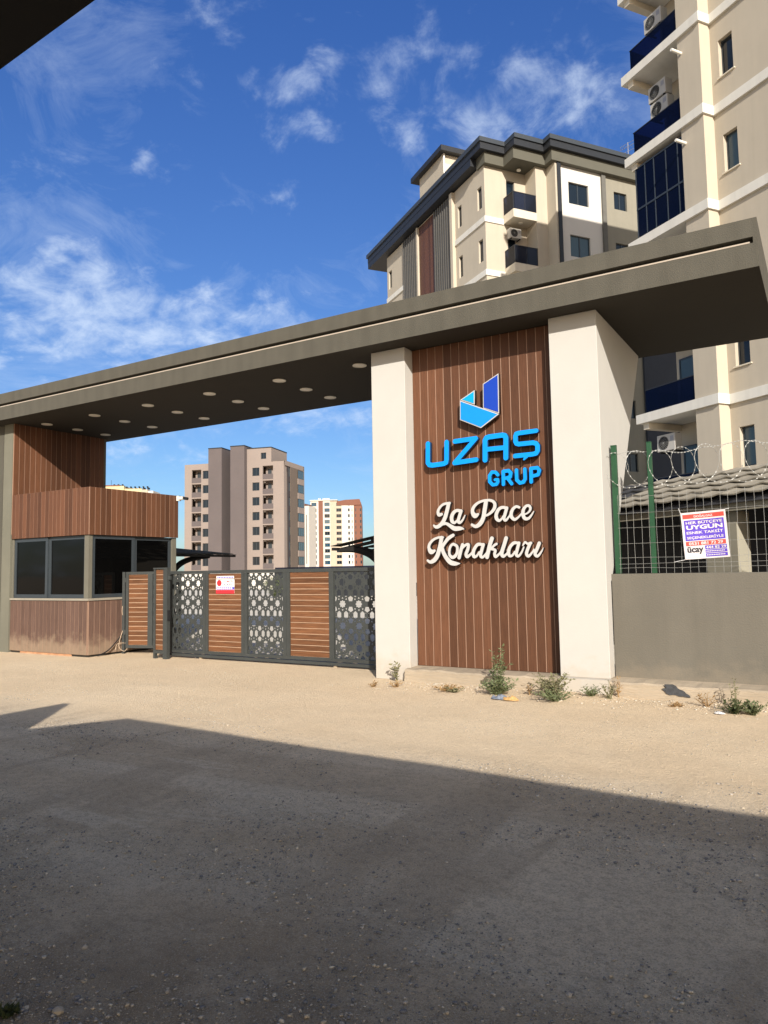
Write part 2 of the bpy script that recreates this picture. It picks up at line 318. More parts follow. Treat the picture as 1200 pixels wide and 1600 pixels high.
# wall sheet with real openings: (u,z) grid cells around holes + reveals
def wall(mb, o, ux, n, u0, u1, z0, z1, holes, depth=0.15, mi=0, mj=None):
    o = Vector(o); ux = Vector(ux); n = Vector(n); mj = mi if mj is None else mj
    us = sorted({u0, u1, *[min(max(h[k], u0), u1) for h in holes for k in (0, 1)]}); zs = sorted({z0, z1, *[min(max(h[k], z0), z1) for h in holes for k in (2, 3)]})
    P = lambda u, z, d=0.0: o + ux * u + Vector((0, 0, z)) - n * d
    for i in range(len(us) - 1):
        run = None
        for j in range(len(zs) - 1):
            cu, cz = (us[i] + us[i + 1]) / 2, (zs[j] + zs[j + 1]) / 2
            inside = any(h[0] < cu < h[1] and h[2] < cz < h[3] for h in holes)
            if not inside:
                if run is None: run = zs[j]
            if (inside or j == len(zs) - 2) and run is not None:
                top = zs[j] if inside else zs[j + 1]
                mb.add([P(us[i], run), P(us[i + 1], run), P(us[i + 1], top), P(us[i], top)], [(0, 1, 2, 3)], mi); run = None
    for (a, b, c, d) in holes:
        q = [(a, c), (b, c), (b, d), (a, d)]
        for k in range(4):
            (ua, za), (ub, zb) = q[k], q[(k + 1) % 4]
            mb.add([P(ua, za), P(ub, zb), P(ub, zb, depth), P(ua, za, depth)], [(0, 1, 2, 3)], mj)
def frame_mat(o, ux, n):
    """matrix: local x along the wall, local y into the wall, z up"""
    ux = Vector(ux); n = Vector(n)
    return Matrix(((ux.x, -n.x, 0, o[0]), (ux.y, -n.y, 0, o[1]), (0, 0, 1, o[2]), (0, 0, 0, 1)))
_wc = {}
def window(parent, o, ux, n, u0, u1, z0, z1, depth=0.12, fm=None, gm=None, mull=1, sill=None, fw_=0.05, name='window', sash=False):
    fm = fm or upvc; gm = gm or winglass; w = round(u1 - u0, 3); h = round(z1 - z0, 3); key = (w, h, fm.name, gm.name, mull, fw_, sash)
    if key not in _wc:
        mb = MB(); t = fw_; mb.box(0, t, 0, .05, 0, h); mb.box(w - t, w, 0, .05, 0, h); mb.box(t, w - t, 0, .05, 0, t); mb.box(t, w - t, 0, .05, h - t, h)
        for k in range(mull): x = w * (k + 1) / (mull + 1); mb.box(x - t * .6, x + t * .6, -.008, .042, t, h - t)
        g = MB(); g.box(t, w - t, .02, .03, t, h - t)
        _wc[key] = (mb.mesh(name, fm, False), g.mesh('pane', gm, False))
    o = Vector(o) + Vector(ux) * u0 - Vector(n) * depth + Vector((0, 0, z0))
    f = link(name, _wc[key][0], parent, M=frame_mat(o, ux, n)); link('pane', _wc[key][1], f)
    if sill:
        s = MB(); s.box(-.06, w + .06, -depth - .05, 0.0, -.04, -.002); s.build('sill', sill, f, fix=False)
    return f

# ================================================================== GROUND
def hn(x, y, s, o=0.0): return noise.noise(Vector((x * s + o, y * s - o, o * 1.7)))
def gz(x, y):
    near = max(0.0, min(1.0, (9.3 - y) / 1.2)) * max(0.0, min(1.0, (16 + x) / 3)) if y < 9.3 else 0.0
    z = (0.016 * hn(x, y, 0.55) + 0.006 * hn(x, y, 2.1, 5) + 0.0035 * hn(x, y, 6.3, 9)) * near
    z += 0.009 * hn(x * 0.16, y * 1.0 + 0.25 * math.sin(x * 0.35), 2.4, 3) * near
    if -5.6 < x < 8 and 8.7 < y < 9.75: z += (0.022 + 0.025 * hn(x, y, 2.3, 2)) * min(1, (y - 8.7) / 0.7) * min(1, (x + 5.6) / .4)
    return z
def make_ground():
    def axis(bands, lo, hi):
        v = []
        for a, b, st in bands: v += list(np.arange(a, b, st))
        v.append(bands[-1][1]); st = 0.6; x = v[-1]
        while x < hi: st *= 1.35; x += st; v.append(x)
        st = 0.6; x = v[0]; pre = []
        while x > lo: st *= 1.35; x -= st; pre.append(x)
        return pre[::-1] + v
    xs = axis([(-17, -10, .25), (-10, 2.5, .07), (2.5, 8, .25)], -1500, 1500); ys = axis([(-6, 1, .3), (1, 7, .06), (7, 11, .09)], -900, 1600)
    nx, ny = len(xs), len(ys); v = [(x, y, gz(x, y)) for y in ys for x in xs]
    f = [(j * nx + i, j * nx + i + 1, (j + 1) * nx + i + 1, (j + 1) * nx + i) for j in range(ny - 1) for i in range(nx - 1)]
    me = bpy.data.meshes.new('ground'); me.from_pydata(v, [], f); me.polygons.foreach_set('use_smooth', [True] * len(f))
    M = bpy.data.materials.new('dusty_gravel_road'); M.use_nodes = True; nt = M.node_tree; N = nt.nodes.new; L = nt.links.new
    b = nt.nodes['Principled BSDF']; b.inputs['Roughness'].default_value = 0.95; b.inputs['Specular IOR Level'].default_value = 0.15
    tc = N('ShaderNodeTexCoord')
    def nz(scale, detail=6, rough=0.6, st=(1, 1, 1), rot=0.0, dist=0.0):
        mp = N('ShaderNodeMapping'); mp.inputs['Scale'].default_value = st; mp.inputs['Rotation'].default_value = (0, 0, rot); L(tc.outputs['Object'], mp.inputs[0])
        n = N('ShaderNodeTexNoise'); n.inputs['Scale'].default_value = scale; n.inputs['Detail'].default_value = detail; n.inputs['Roughness'].default_value = rough; n.inputs['Distortion'].default_value = dist; L(mp.outputs[0], n.inputs['Vector']); return n.outputs[0]
    def rng(x, a, c, lo=0.0, hi=1.0):
        m = N('ShaderNodeMapRange'); m.interpolation_type = 'SMOOTHSTEP'; m.inputs['From Min'].default_value = a; m.inputs['From Max'].default_value = c; m.inputs['To Min'].default_value = lo; m.inputs['To Max'].default_value = hi; L(x, m.inputs[0]); return m.outputs[0]
    def mixc(f, A, Bc, bt='MIX'):
        m = N('ShaderNodeMix'); m.data_type = 'RGBA'; m.blend_type = bt
        if isinstance(f, float): m.inputs['Factor'].default_value = f
        else: L(f, m.inputs['Factor'])
        for k, q in (('A', A), ('B', Bc)):
            if isinstance(q, tuple): m.inputs[k].default_value = (*q, 1)
            else: L(q, m.inputs[k])
        return m.outputs['Result']
    base = mixc(rng(nz(0.5, 5), 0.35, 0.68), (0.74, 0.575, 0.385), (0.79, 0.63, 0.435))
    # tyre-polished grey dust with browner loose soil between the wheel tracks
    trk = rng(nz(0.55, 4, 0.5, (0.16, 1.5, 1), 0.12, 0.9), 0.47, 0.60)
    sepy = N('ShaderNodeSeparateXYZ'); L(tc.outputs['Object'], sepy.inputs[0])
    road = rng(sepy.outputs[1], 6.5, 5.0)
    grey = mixc(rng(nz(0.9, 6), 0.35, 0.7), (0.66, 0.545, 0.40), (0.80, 0.665, 0.49))
    brown = mixc(rng(nz(3.0, 6), 0.3, 0.7), (0.50, 0.39, 0.26), (0.64, 0.50, 0.345))
    roadc = mixc(trk, grey, brown)
    roadc = mixc(rng(nz(1.1, 5, 0.55, (1.6, 0.22, 1), 0.95, 0.7), 0.50, 0.63, 0, 0.7), roadc, (0.42, 0.325, 0.22))
    roadc = mixc(rng(nz(1.6, 6, 0.6, (0.3, 1.2, 1), -0.25, 0.5), 0.54, 0.66, 0, 0.6), roadc, (0.80, 0.69, 0.53))
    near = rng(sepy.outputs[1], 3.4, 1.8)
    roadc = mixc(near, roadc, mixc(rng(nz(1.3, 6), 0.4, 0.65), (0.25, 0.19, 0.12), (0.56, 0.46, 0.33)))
    mm = N('ShaderNodeMath'); mm.operation = 'MULTIPLY'; mm.inputs[1].default_value = 0.85; L(road, mm.inputs[0])
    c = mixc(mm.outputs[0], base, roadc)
    def road_amt(k):
        q = N('ShaderNodeMath'); q.operation = 'MULTIPLY_ADD'; q.inputs[1].default_value = k * .8; q.inputs[2].default_value = k * .2; L(road, q.inputs[0]); return q.outputs[0]
    def times(a, b_):
        q = N('ShaderNodeMath'); q.operation = 'MULTIPLY'; L(a, q.inputs[0]); L(b_, q.inputs[1]); return q.outputs[0]
    c = mixc(times(rng(nz(16, 6, 0.75, (1, 1, 1), .3), 0.47, 0.62), road_amt(.38)), c, (0.24, 0.195, 0.14))
    c = mixc(times(rng(nz(90, 5, 0.85), 0.46, 0.60), road_amt(.55)), c, (0.22, 0.18, 0.135))
    c = mixc(times(rng(nz(150, 3, 0.85, (1, 1, 1), .7), 0.53, 0.64), road_amt(.55)), c, (0.70, 0.64, 0.54))
    c = mixc(rng(nz(38, 3, 0.7), 0.54, 0.72, 0, 0.28), c, (0.38, 0.30, 0.21))
    c = mixc(times(rng(nz(75, 2, 0.7), 0.60, 0.75), road_amt(.5)), c, (0.62, 0.56, 0.46))
    c = mixc(rng(nz(4.5, 8, 0.7), 0.35, 0.7, 0.0, 0.14), c, mixc(0.72, c, (0.27, 0.23, 0.18)))
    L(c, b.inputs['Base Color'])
    h = N('ShaderNodeMath'); h.operation = 'ADD'; L(nz(26, 8, 0.75), h.inputs[0])
    h2 = N('ShaderNodeMath'); h2.operation = 'MULTIPLY'; h2.inputs[1].default_value = 0.5; L(nz(110, 3, 0.6), h2.inputs[0]); L(h2.outputs[0], h.inputs[1])
    bp = N('ShaderNodeBump'); bp.inputs['Strength'].default_value = 1.0; bp.inputs['Distance'].default_value = 0.026; L(h.outputs[0], bp.inputs['Height']); L(bp.outputs[0], b.inputs['Normal'])
    me.materials.append(M); tag(link('ground', me), kind='structure')
make_ground()
pav = mat('courtyard_concrete', (0.60, 0.55, 0.46), 0.9, 0.10, 0.5, bump=0.3, bscale=30, stain=0.1)
tag(MB().box(-90, 9, 11.4, 75, -.2, .006).build('courtyard_paving', pav), kind='structure')

ICO = None
def ico(small=False):
    if small: return np.array([(1, 0, 0), (0, 1, 0), (-1, 0, 0), (0, -1, 0), (0, 0, 1), (.1, 0, -1.0)], float), np.array([(0, 1, 4), (1, 2, 4), (2, 3, 4), (3, 0, 4), (1, 0, 5), (2, 1, 5), (3, 2, 5), (0, 3, 5)])
    bm = bmesh.new(); bmesh.ops.create_icosphere(bm, subdivisions=1, radius=1.0)
    v = np.array([x.co[:] for x in bm.verts]); f = np.array([[y.index for y in x.verts] for x in bm.faces]); bm.free(); return v, f
def gravel(name, pts, sizes, mats, label, small=False):
    V, F = ico(small); n = len(pts); nv = len(V)
    jit = RNG.uniform(0.55, 1.25, (n, nv, 1)); sc = np.stack([RNG.uniform(.7, 1.4, n), RNG.uniform(.7, 1.3, n), RNG.uniform(.4, .85, n)], 1)
    a = RNG.uniform(0, 6.28, n); ca, sa = np.cos(a), np.sin(a)
    W = V[None] * jit * sc[:, None, :] * sizes[:, None, None]
    X = W[..., 0] * ca[:, None] - W[..., 1] * sa[:, None]; Y = W[..., 0] * sa[:, None] + W[..., 1] * ca[:, None]
    W = np.stack([X, Y, W[..., 2]], -1) + pts[:, None, :]
    faces = (F[None] + (np.arange(n) * nv)[:, None, None]).reshape(-1, 3)
    me = bpy.data.meshes.new(name); me.vertices.add(n * nv); me.vertices.foreach_set('co', W.reshape(-1)); me.loops.add(faces.size); me.loops.foreach_set('vertex_index', faces.reshape(-1))
    me.polygons.add(len(faces)); me.polygons.foreach_set('loop_start', np.arange(len(faces)) * 3); me.polygons.foreach_set('loop_total', np.full(len(faces), 3))
    for m_ in mats: me.materials.append(m_)
    mi = np.repeat(RNG.choice(len(mats), n, p=[.42, .33, .21, .04]), len(F)); me.polygons.foreach_set('material_index', mi); me.update(); me.validate()
    o = link(name, me); tag(o, label, 'gravel', kind='stuff'); return o
st1 = mat('grey_stone', (0.38, 0.34, 0.29), 0.9, 0.2, 30); st2 = mat('dark_stone', (0.17, 0.165, 0.165), 0.85, 0.2, 30)
st3 = mat('sand_stone', (0.40, 0.335, 0.25), 0.9, 0.15, 30); st4 = mat('pale_stone', (0.50, 0.45, 0.37), 0.9, 0.1, 30)
def scatter(n, x0, x1, y0, y1, smin, smax, pw, bias=None):
    P, S = [], []
    while len(P) < n:
        y = y0 + (y1 - y0) * random.random() ** 1.7; x = random.uniform(x0, x1)
        if x > -0.05 * y + 1.5 + y * .1 or x < -2.2 - 1.25 * y: continue
        d = 0.42 + hn(x * .6 + .5 * y, y * 1.6, 0.8, 4) * 1.8 + hn(x, y, 3.1, 8) * .5 + (0.35 if y < 3.4 else 0)
        if bias: d += bias(x, y)
        if random.random() > d: continue
        s = smin + (smax - smin) * random.random() ** pw
        P.append((x, y, gz(x, y) + s * 0.32)); S.append(s)
    return np.array(P), np.array(S)
P, S = scatter(85000, -11, 2.4, 1.3, 6.2, .0018, .0062, 2.2); gravel('gravel', P, S, [st1, st3, st2, st4], 'fine grit covering the shaded dirt road', True)
P, S = scatter(20000, -11, 2.4, 1.3, 6.2, .0040, .0125, 4.0, lambda x, y: -.25 + (.5 if x < -1.6 and y < 3.2 else 0)); gravel('gravel', P, S, [st1, st2, st3, st4], 'loose grey gravel scattered over the shaded dirt road')
P, S = scatter(6000, -13, 2, 5.2, 9.4, .0025, .010, 5, lambda x, y: -.25); gravel('gravel', P, S, [st3, st1, st3, st3], 'sparse pale pebbles on the sunlit sandy road')
P = []; S = []
for k in range(2600):
    x = random.uniform(-5.7, 1.2); y = 9.62 - abs(random.gauss(0, .33)); s = .003 + .016 * random.random() ** 5
    P.append((x, y, gz(x, y) + s * .2)); S.append(s)
gravel('gravel', np.array(P), np.array(S), [st3, st4, st3, st1], 'coarse rubble and gravel bank along the concrete footing')
def stone(x, y, s, m_, lab):
    V, F = ico(); mb = MB(); q = [(v[0] * s * random.uniform(.7, 1.2), v[1] * s * random.uniform(.7, 1.1), v[2] * s * random.uniform(.5, .8) + s * .25) for v in V]; mb.add(q, [tuple(f) for f in F])
    tag(mb.build('stone', m_, loc=(x, y, gz(x, y))), lab, 'stone', 'larger stones lying on the shaded road')
for a in [(-2.41, 2.40, .013, st2, 'bluish grey stone low left on the shaded road'), (-2.60, 1.86, .028, st3, 'brownish stone at the bottom left edge of the road'),
          (-2.05, 4.30, .020, st2, 'dark stone on the mid road just right of centre'), (-1.95, 2.35, .014, st1, 'grey stone near the bottom centre of the road'),
          (-2.75, 3.1, .015, st4, 'pale stone between wheel tracks left of centre'), (-0.95, 2.9, .015, st1, 'grey stone bottom right of the shaded road')]: stone(*a)

# ================================================================== ENTRANCE PORTAL
FY, BY, ZS, ZT = 9.42, 12.55, 5.12, 5.715
can = thing('entrance_canopy', 'long taupe canopy slab over the gate with a slot along its front edge', 'canopy', (-10, 9.42, 0))
def at(o): return Vector(o.location)
def shift(mb, o):
    l = at(o); mb.v = [(x - l.x, y - l.y, z - l.z) for x, y, z in mb.v]; return mb
mb = MB()
prof = [(FY, ZS), (FY, 5.412), (FY + .13, 5.412), (FY + .13, 5.488), (FY, 5.488), (FY, ZT), (BY, ZT), (BY, ZS)]
mb.prism(prof, 'x', -22, -0.55); mb.box(-.55, -.5, FY, BY, ZS, ZT)
me = shift(mb, can).mesh('roof_slab', [taupe, shaded_taupe, black])
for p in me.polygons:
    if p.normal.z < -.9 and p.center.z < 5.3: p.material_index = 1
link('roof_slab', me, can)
shift(B(-21.9, -.585, FY - .004, FY + .05, 5.4125, 5.431), can).build('slot_profile', alu, can)
dl = None
ring = MB(); disc = MB()
for k in range(20):
    a, b2 = 2 * math.pi * k / 20, 2 * math.pi * (k + 1) / 20
    for r0, r1, z0, z1 in ((.108, .12, -.012, 0),):
        vs = [(r * math.cos(t), r * math.sin(t), z) for t in (a, b2) for r, z in ((r0, z0), (r1, z0), (r1, z1))]
        ring.add(vs, [(0, 1, 4, 3), (1, 2, 5, 4)])
disc.add([(.109 * math.cos(2 * math.pi * k / 20), .109 * math.sin(2 * math.pi * k / 20), -.008) for k in range(20)], [tuple(range(20))])
rm = ring.mesh('trim_ring', lampw); dm = disc.mesh('downlight', lampw)
for X in (-6.6, -8.33, -10.05, -11.77, -13.44, -15.1):
    for Y in (10.26, 11.06, 11.85):
        o = link('downlight', dm, can, loc=Vector((X, Y, ZS - .001)) - at(can)); link('trim_ring', rm, o)

def planks(parent, o, ux, n, length, z0, z1, pitch, m_=wpc, gap=.012, th=.022, lipm=lip, name='plank', off=0.0):
    """upright cladding boards on a pale backing that shows in the joints"""
    o = Vector(o); ux = Vector(ux); n = Vector(n); cnt = max(1, round(length / pitch)); w = length / cnt
    key = ('pl', round(w, 4), round(z1 - z0, 3), m_.name, th)
    if key not in _wc:
        mb = MB(); a, b2, c = gap / 2, w - gap / 2, .003
        mb.prism([(a, 0), (a, -th + c), (a + c, -th), (b2 - c, -th), (b2, -th + c), (b2, 0)], 'z', 0, z1 - z0); _wc[key] = mb.mesh(name, m_)
    for k in range(cnt): link(name, _wc[key], parent, M=frame_mat(o + ux * (w * k) + Vector((0, 0, z0)), ux, n))
    bk = MB(); bk.box(0, length, -th + .008, 0, 0, z1 - z0); bk.build('backing', lipm, parent, fix=False, M=frame_mat(o + Vector((0, 0, z0 + .002)), ux, n))

# pillars: wedge-sided, wider towards the soffit
def pillar(x0, x1, zb, label, cat='pillar'):
    t = thing('portal_pillar', label, cat, ((x0 + x1) / 2, 9.79, 0), group='white pillars of the entrance portal')
    mb = MB(); mb.prism([(9.79, zb), (9.79, ZS - .002), (12.42, ZS - .002), (10.12, 1.52), (10.03, 1.45), (10.03, zb)], 'x', x0, x1); shift(mb, t); mb.build('shaft', white_pl, t, bevel=.006); return t
pl = pillar(-6.08, -5.47, 0.0, 'slim white pillar at the right end of the sliding gate')
pr = pillar(-3.165, -2.505, 0.2, 'broad white wedge pillar between sign panel and fence wall')
shift(B(-3.15, -2.49, 9.644, 9.789, -.05, .203), pr).build('painted_plinth', white_pl, pr)
sw = thing('sign_wall', 'tall brown plank-clad sign panel between the two white pillars', 'wall', (-4.3, 10.05, 0))
shift(B(-5.47, -3.165, 10.06, 10.3, .2, ZS - .003), sw).build('core', shaded_taupe, sw)
planks(sw, Vector((-5.468, 10.06, 0)) - at(sw), (1, 0, 0), (0, -1, 0), 2.30, .205, ZS - .01, .136, th=.028, gap=.012)
# footing
ft = thing('concrete_footing', 'rough board-formed concrete strip footing below sign panel and grey wall', 'footing', (-2, 9.65, 0))
def rough_strip(x0, x1):
    mb = MB(); n = int((x1 - x0) / .06); rows = []
    for i in range(n + 1):
        x = x0 + (x1 - x0) * i / n; h = .185 + .018 * hn(x, 0, 1.7) + .014 * hn(x, 3, 7)
        yy = 9.655 + .006 * hn(x, 1, 5)
        rows.append([(x, yy, -.08), (x, yy - .002, .048), (x, yy + .008, .052), (x, yy + .006, .115), (x, yy + .014, .119), (x, yy + .014, h - .02), (x, yy + .035, h), (x, 9.86, h + .012 + .02 * max(0, hn(x, 7, 4))), (x, 10.06, .2)])
    k = len(rows[0]); mb.v = [q for r in rows for q in r]
    for i in range(n):
        for j in range(k - 1): a = i * k + j; mb.f.append((a, a + k, a + k + 1, a + 1)); mb.mi.append(0)
    return mb
shift(rough_strip(-5.5, 7), ft).build('cast_strip', concrete, ft, fix=False)
tar = mat('black_tar_patch', (0.05, 0.052, 0.056), 0.7, 0.3, 20, bump=.6, bscale=60)
pts = []
for k in range(26):
    a = 2 * math.pi * k / 26; r = 1 + .22 * math.sin(3 * a + 1) + .12 * math.sin(7 * a)
    pts.append((-1.70 + .14 * r * math.cos(a) + 0, .125 - .06 * r * math.sin(a) - .25 * (.14 * r * math.cos(a))))
me = curve_mesh('tar_stain', [pts], .006, [tar]); o = link('tar_stain', me, ft, loc=Vector((0, 9.6505, 0)) - at(ft))

# grey plastered boundary wall on the right
rw = thing('boundary_wall', 'plain grey-beige plastered wall carrying the wire fence', 'wall', (0, 10.15, 0))
wallm = mat('grey_beige_wall_plaster', (0.130, 0.119, 0.097), 0.9, 0.05, 1.5, bump=0.35, bscale=50, stain=0.10, streak=0.06, dirt=0.14)
shift(B(-2.504, 7.0, 10.05, 10.27, .19, 1.556), rw).build('wall_panel', wallm, rw, bevel=.004)

# ------------------------------------------------------------------ sign
STROKES = {'L':[[(-4.942,2.485,0.0424),(-4.987,2.478,0.0544),(-5.002,2.529,0.0443),(-4.966,2.591,0.0391),(-4.902,2.634,0.0373),(-4.804,2.644,0.0387)],[(-4.821,2.635,0.0556),(-4.847,2.544,0.0607),(-4.885,2.434,0.0624),(-4.932,2.356,0.0592),(-4.996,2.305,0.0561),(-5.046,2.297,0.0469),(-5.077,2.321,0.0291)],[(-4.973,2.322,0.0424),(-4.919,2.338,0.0423),(-4.866,2.339,0.0421),(-4.813,2.309,0.052),(-4.736,2.261,0.0667),(-4.657,2.257,0.0622),(-4.605,2.254,0.033),(-4.58,2.243,0.0099)]],'a':[[(-4.62,2.511,0.0497),(-4.685,2.527,0.045),(-4.742,2.498,0.0535),(-4.776,2.436,0.0586),(-4.772,2.372,0.0552),(-4.733,2.345,0.04),(-4.689,2.376,0.0299),(-4.67,2.407,0.0249)],[(-4.62,2.514,0.0514),(-4.65,2.438,0.0498),(-4.67,2.367,0.0498),(-4.642,2.342,0.0381),(-4.593,2.387,0.0281),(-4.558,2.449,0.0148)]],'Pace':[[(-4.347,2.453,0.0325),(-4.399,2.432,0.0717),(-4.437,2.489,0.0556),(-4.416,2.559,0.0474),(-4.347,2.617,0.039),(-4.245,2.646,0.0355),(-4.145,2.642,0.0385),(-4.088,2.601,0.0463),(-4.088,2.531,0.051),(-4.137,2.472,0.0416),(-4.201,2.433,0.0337),(-4.251,2.424,0.029)],[(-4.222,2.613,0.0629),(-4.245,2.502,0.0629),(-4.269,2.394,0.0629),(-4.322,2.311,0.0647),(-4.391,2.275,0.0504),(-4.451,2.303,0.0376)],[(-3.911,2.517,0.0425),(-3.967,2.53,0.0427),(-4.025,2.505,0.0476),(-4.064,2.437,0.0525),(-4.062,2.376,0.054),(-4.024,2.341,0.038),(-3.98,2.371,0.0284),(-3.963,2.401,0.0237)],[(-3.901,2.517,0.0472),(-3.931,2.43,0.0472),(-3.949,2.37,0.0457),(-3.924,2.34,0.0362),(-3.883,2.378,0.0282),(-3.849,2.426,0.0235)],[(-3.714,2.515,0.0357),(-3.757,2.529,0.0373),(-3.806,2.5,0.0437),(-3.836,2.44,0.0485),(-3.834,2.387,0.05),(-3.791,2.347,0.042),(-3.739,2.37,0.031),(-3.685,2.421,0.0232)],[(-3.666,2.412,0.0201),(-3.618,2.417,0.0231),(-3.572,2.444,0.0276),(-3.549,2.488,0.0368),(-3.566,2.528,0.0384),(-3.611,2.527,0.0385),(-3.652,2.479,0.0463),(-3.662,2.415,0.0509),(-3.636,2.354,0.0493),(-3.581,2.352,0.0383),(-3.533,2.401,0.026),(-3.5,2.448,0.0107)]],'Konaklari':[[(-5.074,1.94,0.0374),(-5.132,1.924,0.0718),(-5.169,1.979,0.0497),(-5.156,2.044,0.0446),(-5.091,2.106,0.0376),(-5.005,2.136,0.0339),(-4.929,2.136,0.0338)],[(-4.953,2.129,0.0609),(-4.971,2.045,0.0626),(-4.996,1.958,0.0643),(-5.03,1.863,0.0678),(-5.085,1.796,0.0646),(-5.149,1.771,0.0495),(-5.196,1.796,0.0343)],[(-4.76,2.161,0.0484),(-4.836,2.12,0.0536),(-4.895,2.059,0.0488),(-4.941,1.996,0.0472)],[(-4.954,2.005,0.0557),(-4.93,1.916,0.059),(-4.879,1.827,0.0637),(-4.811,1.759,0.07),(-4.732,1.739,0.058),(-4.659,1.74,0.0099)]],'o':[[(-4.759,2.03,0.04),(-4.701,1.993,0.0431),(-4.7,1.91,0.0447),(-4.738,1.848,0.0498),(-4.791,1.835,0.0483),(-4.829,1.882,0.0418),(-4.823,1.961,0.0401),(-4.795,2.012,0.0384),(-4.759,2.03,0.04)]],'nakl':[[(-4.61,2.016,0.0478),(-4.64,1.932,0.0528),(-4.671,1.826,0.0529)],[(-4.636,1.94,0.0297),(-4.574,2.001,0.0362),(-4.517,2.014,0.0442),(-4.528,1.944,0.0491),(-4.558,1.875,0.0492),(-4.538,1.837,0.0458),(-4.479,1.876,0.031),(-4.448,1.915,0.0244)],[(-4.297,2.007,0.0419),(-4.365,2.011,0.0469),(-4.417,1.957,0.0487),(-4.444,1.887,0.0537),(-4.429,1.834,0.0455),(-4.386,1.847,0.034),(-4.347,1.9,0.0274)],[(-4.279,2.005,0.0483),(-4.308,1.922,0.0483),(-4.327,1.849,0.0483),(-4.295,1.823,0.037),(-4.243,1.87,0.0288),(-4.217,1.912,0.024)],[(-4.143,2.09,0.059),(-4.181,1.988,0.0591),(-4.226,1.824,0.0576)],[(-4.074,2.009,0.0364),(-4.111,1.989,0.0349),(-4.158,1.941,0.0319)],[(-4.158,1.937,0.0319),(-4.097,1.92,0.0396),(-4.109,1.863,0.0428),(-4.092,1.826,0.0412),(-4.037,1.865,0.03),(-4.012,1.898,0.0236)],[(-3.925,2.086,0.0565),(-3.96,1.988,0.055),(-3.999,1.875,0.0551),(-3.977,1.827,0.0424),(-3.924,1.862,0.0297),(-3.898,1.895,0.0234)],[(-3.751,2.012,0.0371),(-3.814,2.012,0.0451),(-3.872,1.955,0.0468),(-3.895,1.887,0.0515),(-3.883,1.836,0.0437),(-3.84,1.837,0.0326),(-3.802,1.889,0.0264)],[(-3.735,2.01,0.0448),(-3.761,1.929,0.0464),(-3.78,1.85,0.0449),(-3.749,1.825,0.0355),(-3.7,1.878,0.0277),(-3.666,1.949,0.023)],[(-3.677,1.975,0.0215),(-3.644,2.019,0.0307),(-3.609,1.996,0.0306),(-3.558,2.005,0.0381)],[(-3.57,1.998,0.0458),(-3.61,1.917,0.0459),(-3.628,1.854,0.0459),(-3.599,1.821,0.0382),(-3.543,1.874,0.0274),(-3.518,1.914,0.0228)],[(-3.438,1.997,0.0499),(-3.472,1.92,0.0484),(-3.504,1.851,0.0455),(-3.468,1.818,0.0378),(-3.412,1.878,0.0241),(-3.381,1.932,0.009)]],'U':[[(-5.146,3.576,0.073),(-5.154,3.284,0.0729),(-5.129,3.249,0.0727),(-5.076,3.238,0.0724),(-4.883,3.245,0.0715),(-4.847,3.259,0.0713),(-4.837,3.301,0.0713),(-4.829,3.567,0.0714)]],'Z':[[(-4.691,3.564,0.0707),(-4.352,3.573,0.069),(-4.705,3.24,0.0706),(-4.353,3.256,0.0688)]],'A':[[(-4.213,3.239,0.0746),(-4.205,3.528,0.0748),(-4.183,3.562,0.0747),(-4.141,3.572,0.0744),(-3.934,3.576,0.0733),(-3.896,3.564,0.0731),(-3.881,3.529,0.073),(-3.891,3.24,0.0728)],[(-4.209,3.392,0.0682),(-3.886,3.39,0.0666)]],'S':[[(-3.424,3.582,0.0614),(-3.682,3.577,0.0657),(-3.723,3.569,0.0659),(-3.735,3.537,0.0659),(-3.738,3.463,0.0659),(-3.724,3.431,0.0658),(-3.688,3.418,0.0656),(-3.482,3.417,0.0646),(-3.435,3.403,0.0644),(-3.413,3.368,0.0643),(-3.416,3.292,0.0642),(-3.44,3.261,0.0643),(-3.487,3.254,0.0645),(-3.749,3.253,0.0658)],[(-3.583,3.233,0.0557),(-3.62,3.19,0.0248)]],'g':[[(-4.021,3.004,0.0478),(-4.053,3.044,0.048),(-4.112,3.052,0.0482),(-4.15,3.002,0.0515),(-4.15,2.916,0.0515),(-4.105,2.866,0.0481),(-4.047,2.869,0.0479),(-4.024,2.902,0.0478),(-4.026,2.938,0.0446),(-4.066,2.936,0.0416)]],'r':[[(-3.94,2.861,0.0507),(-3.938,3.046,0.0507),(-3.856,3.052,0.0504),(-3.822,3.014,0.0503),(-3.836,2.958,0.0503),(-3.93,2.941,0.0443)],[(-3.876,2.946,0.0473),(-3.814,2.859,0.047)]],'u':[[(-3.737,3.048,0.05),(-3.737,2.907,0.0499),(-3.69,2.861,0.0497),(-3.638,2.869,0.0495),(-3.611,2.912,0.0495),(-3.612,3.052,0.0495)]],'p':[[(-3.524,2.863,0.0491),(-3.521,3.054,0.0492),(-3.427,3.057,0.0489),(-3.398,3.016,0.0487),(-3.42,2.957,0.0488),(-3.514,2.942,0.0491)]]}
LOGO = {'tall':[(-3.966,4.489),(-4.216,4.369),(-4.222,4.007),(-3.974,3.899)],'small':[(-4.349,4.298),(-4.587,4.181),(-4.355,4.078)],'base':[(-4.592,4.175),(-3.974,3.891),(-4.264,3.717),(-4.6,3.879)]}
sg = thing('company_sign', 'raised bright blue block-letter sign UZAŞ GRUP on the plank panel', 'sign', (-4.2, 9.9, 3.2))
for k, th in (('U', .08), ('Z', .08), ('A', .08), ('S', .08), ('g', .08), ('r', .08), ('u', .08), ('p', .08)):
    me = curve_mesh('letter', outline(STROKES[k], .005, False), th, [bluef, blue_s]); link('letter', me, sg, loc=Vector((0, 9.975 - th / 2, 0)) - at(sg))
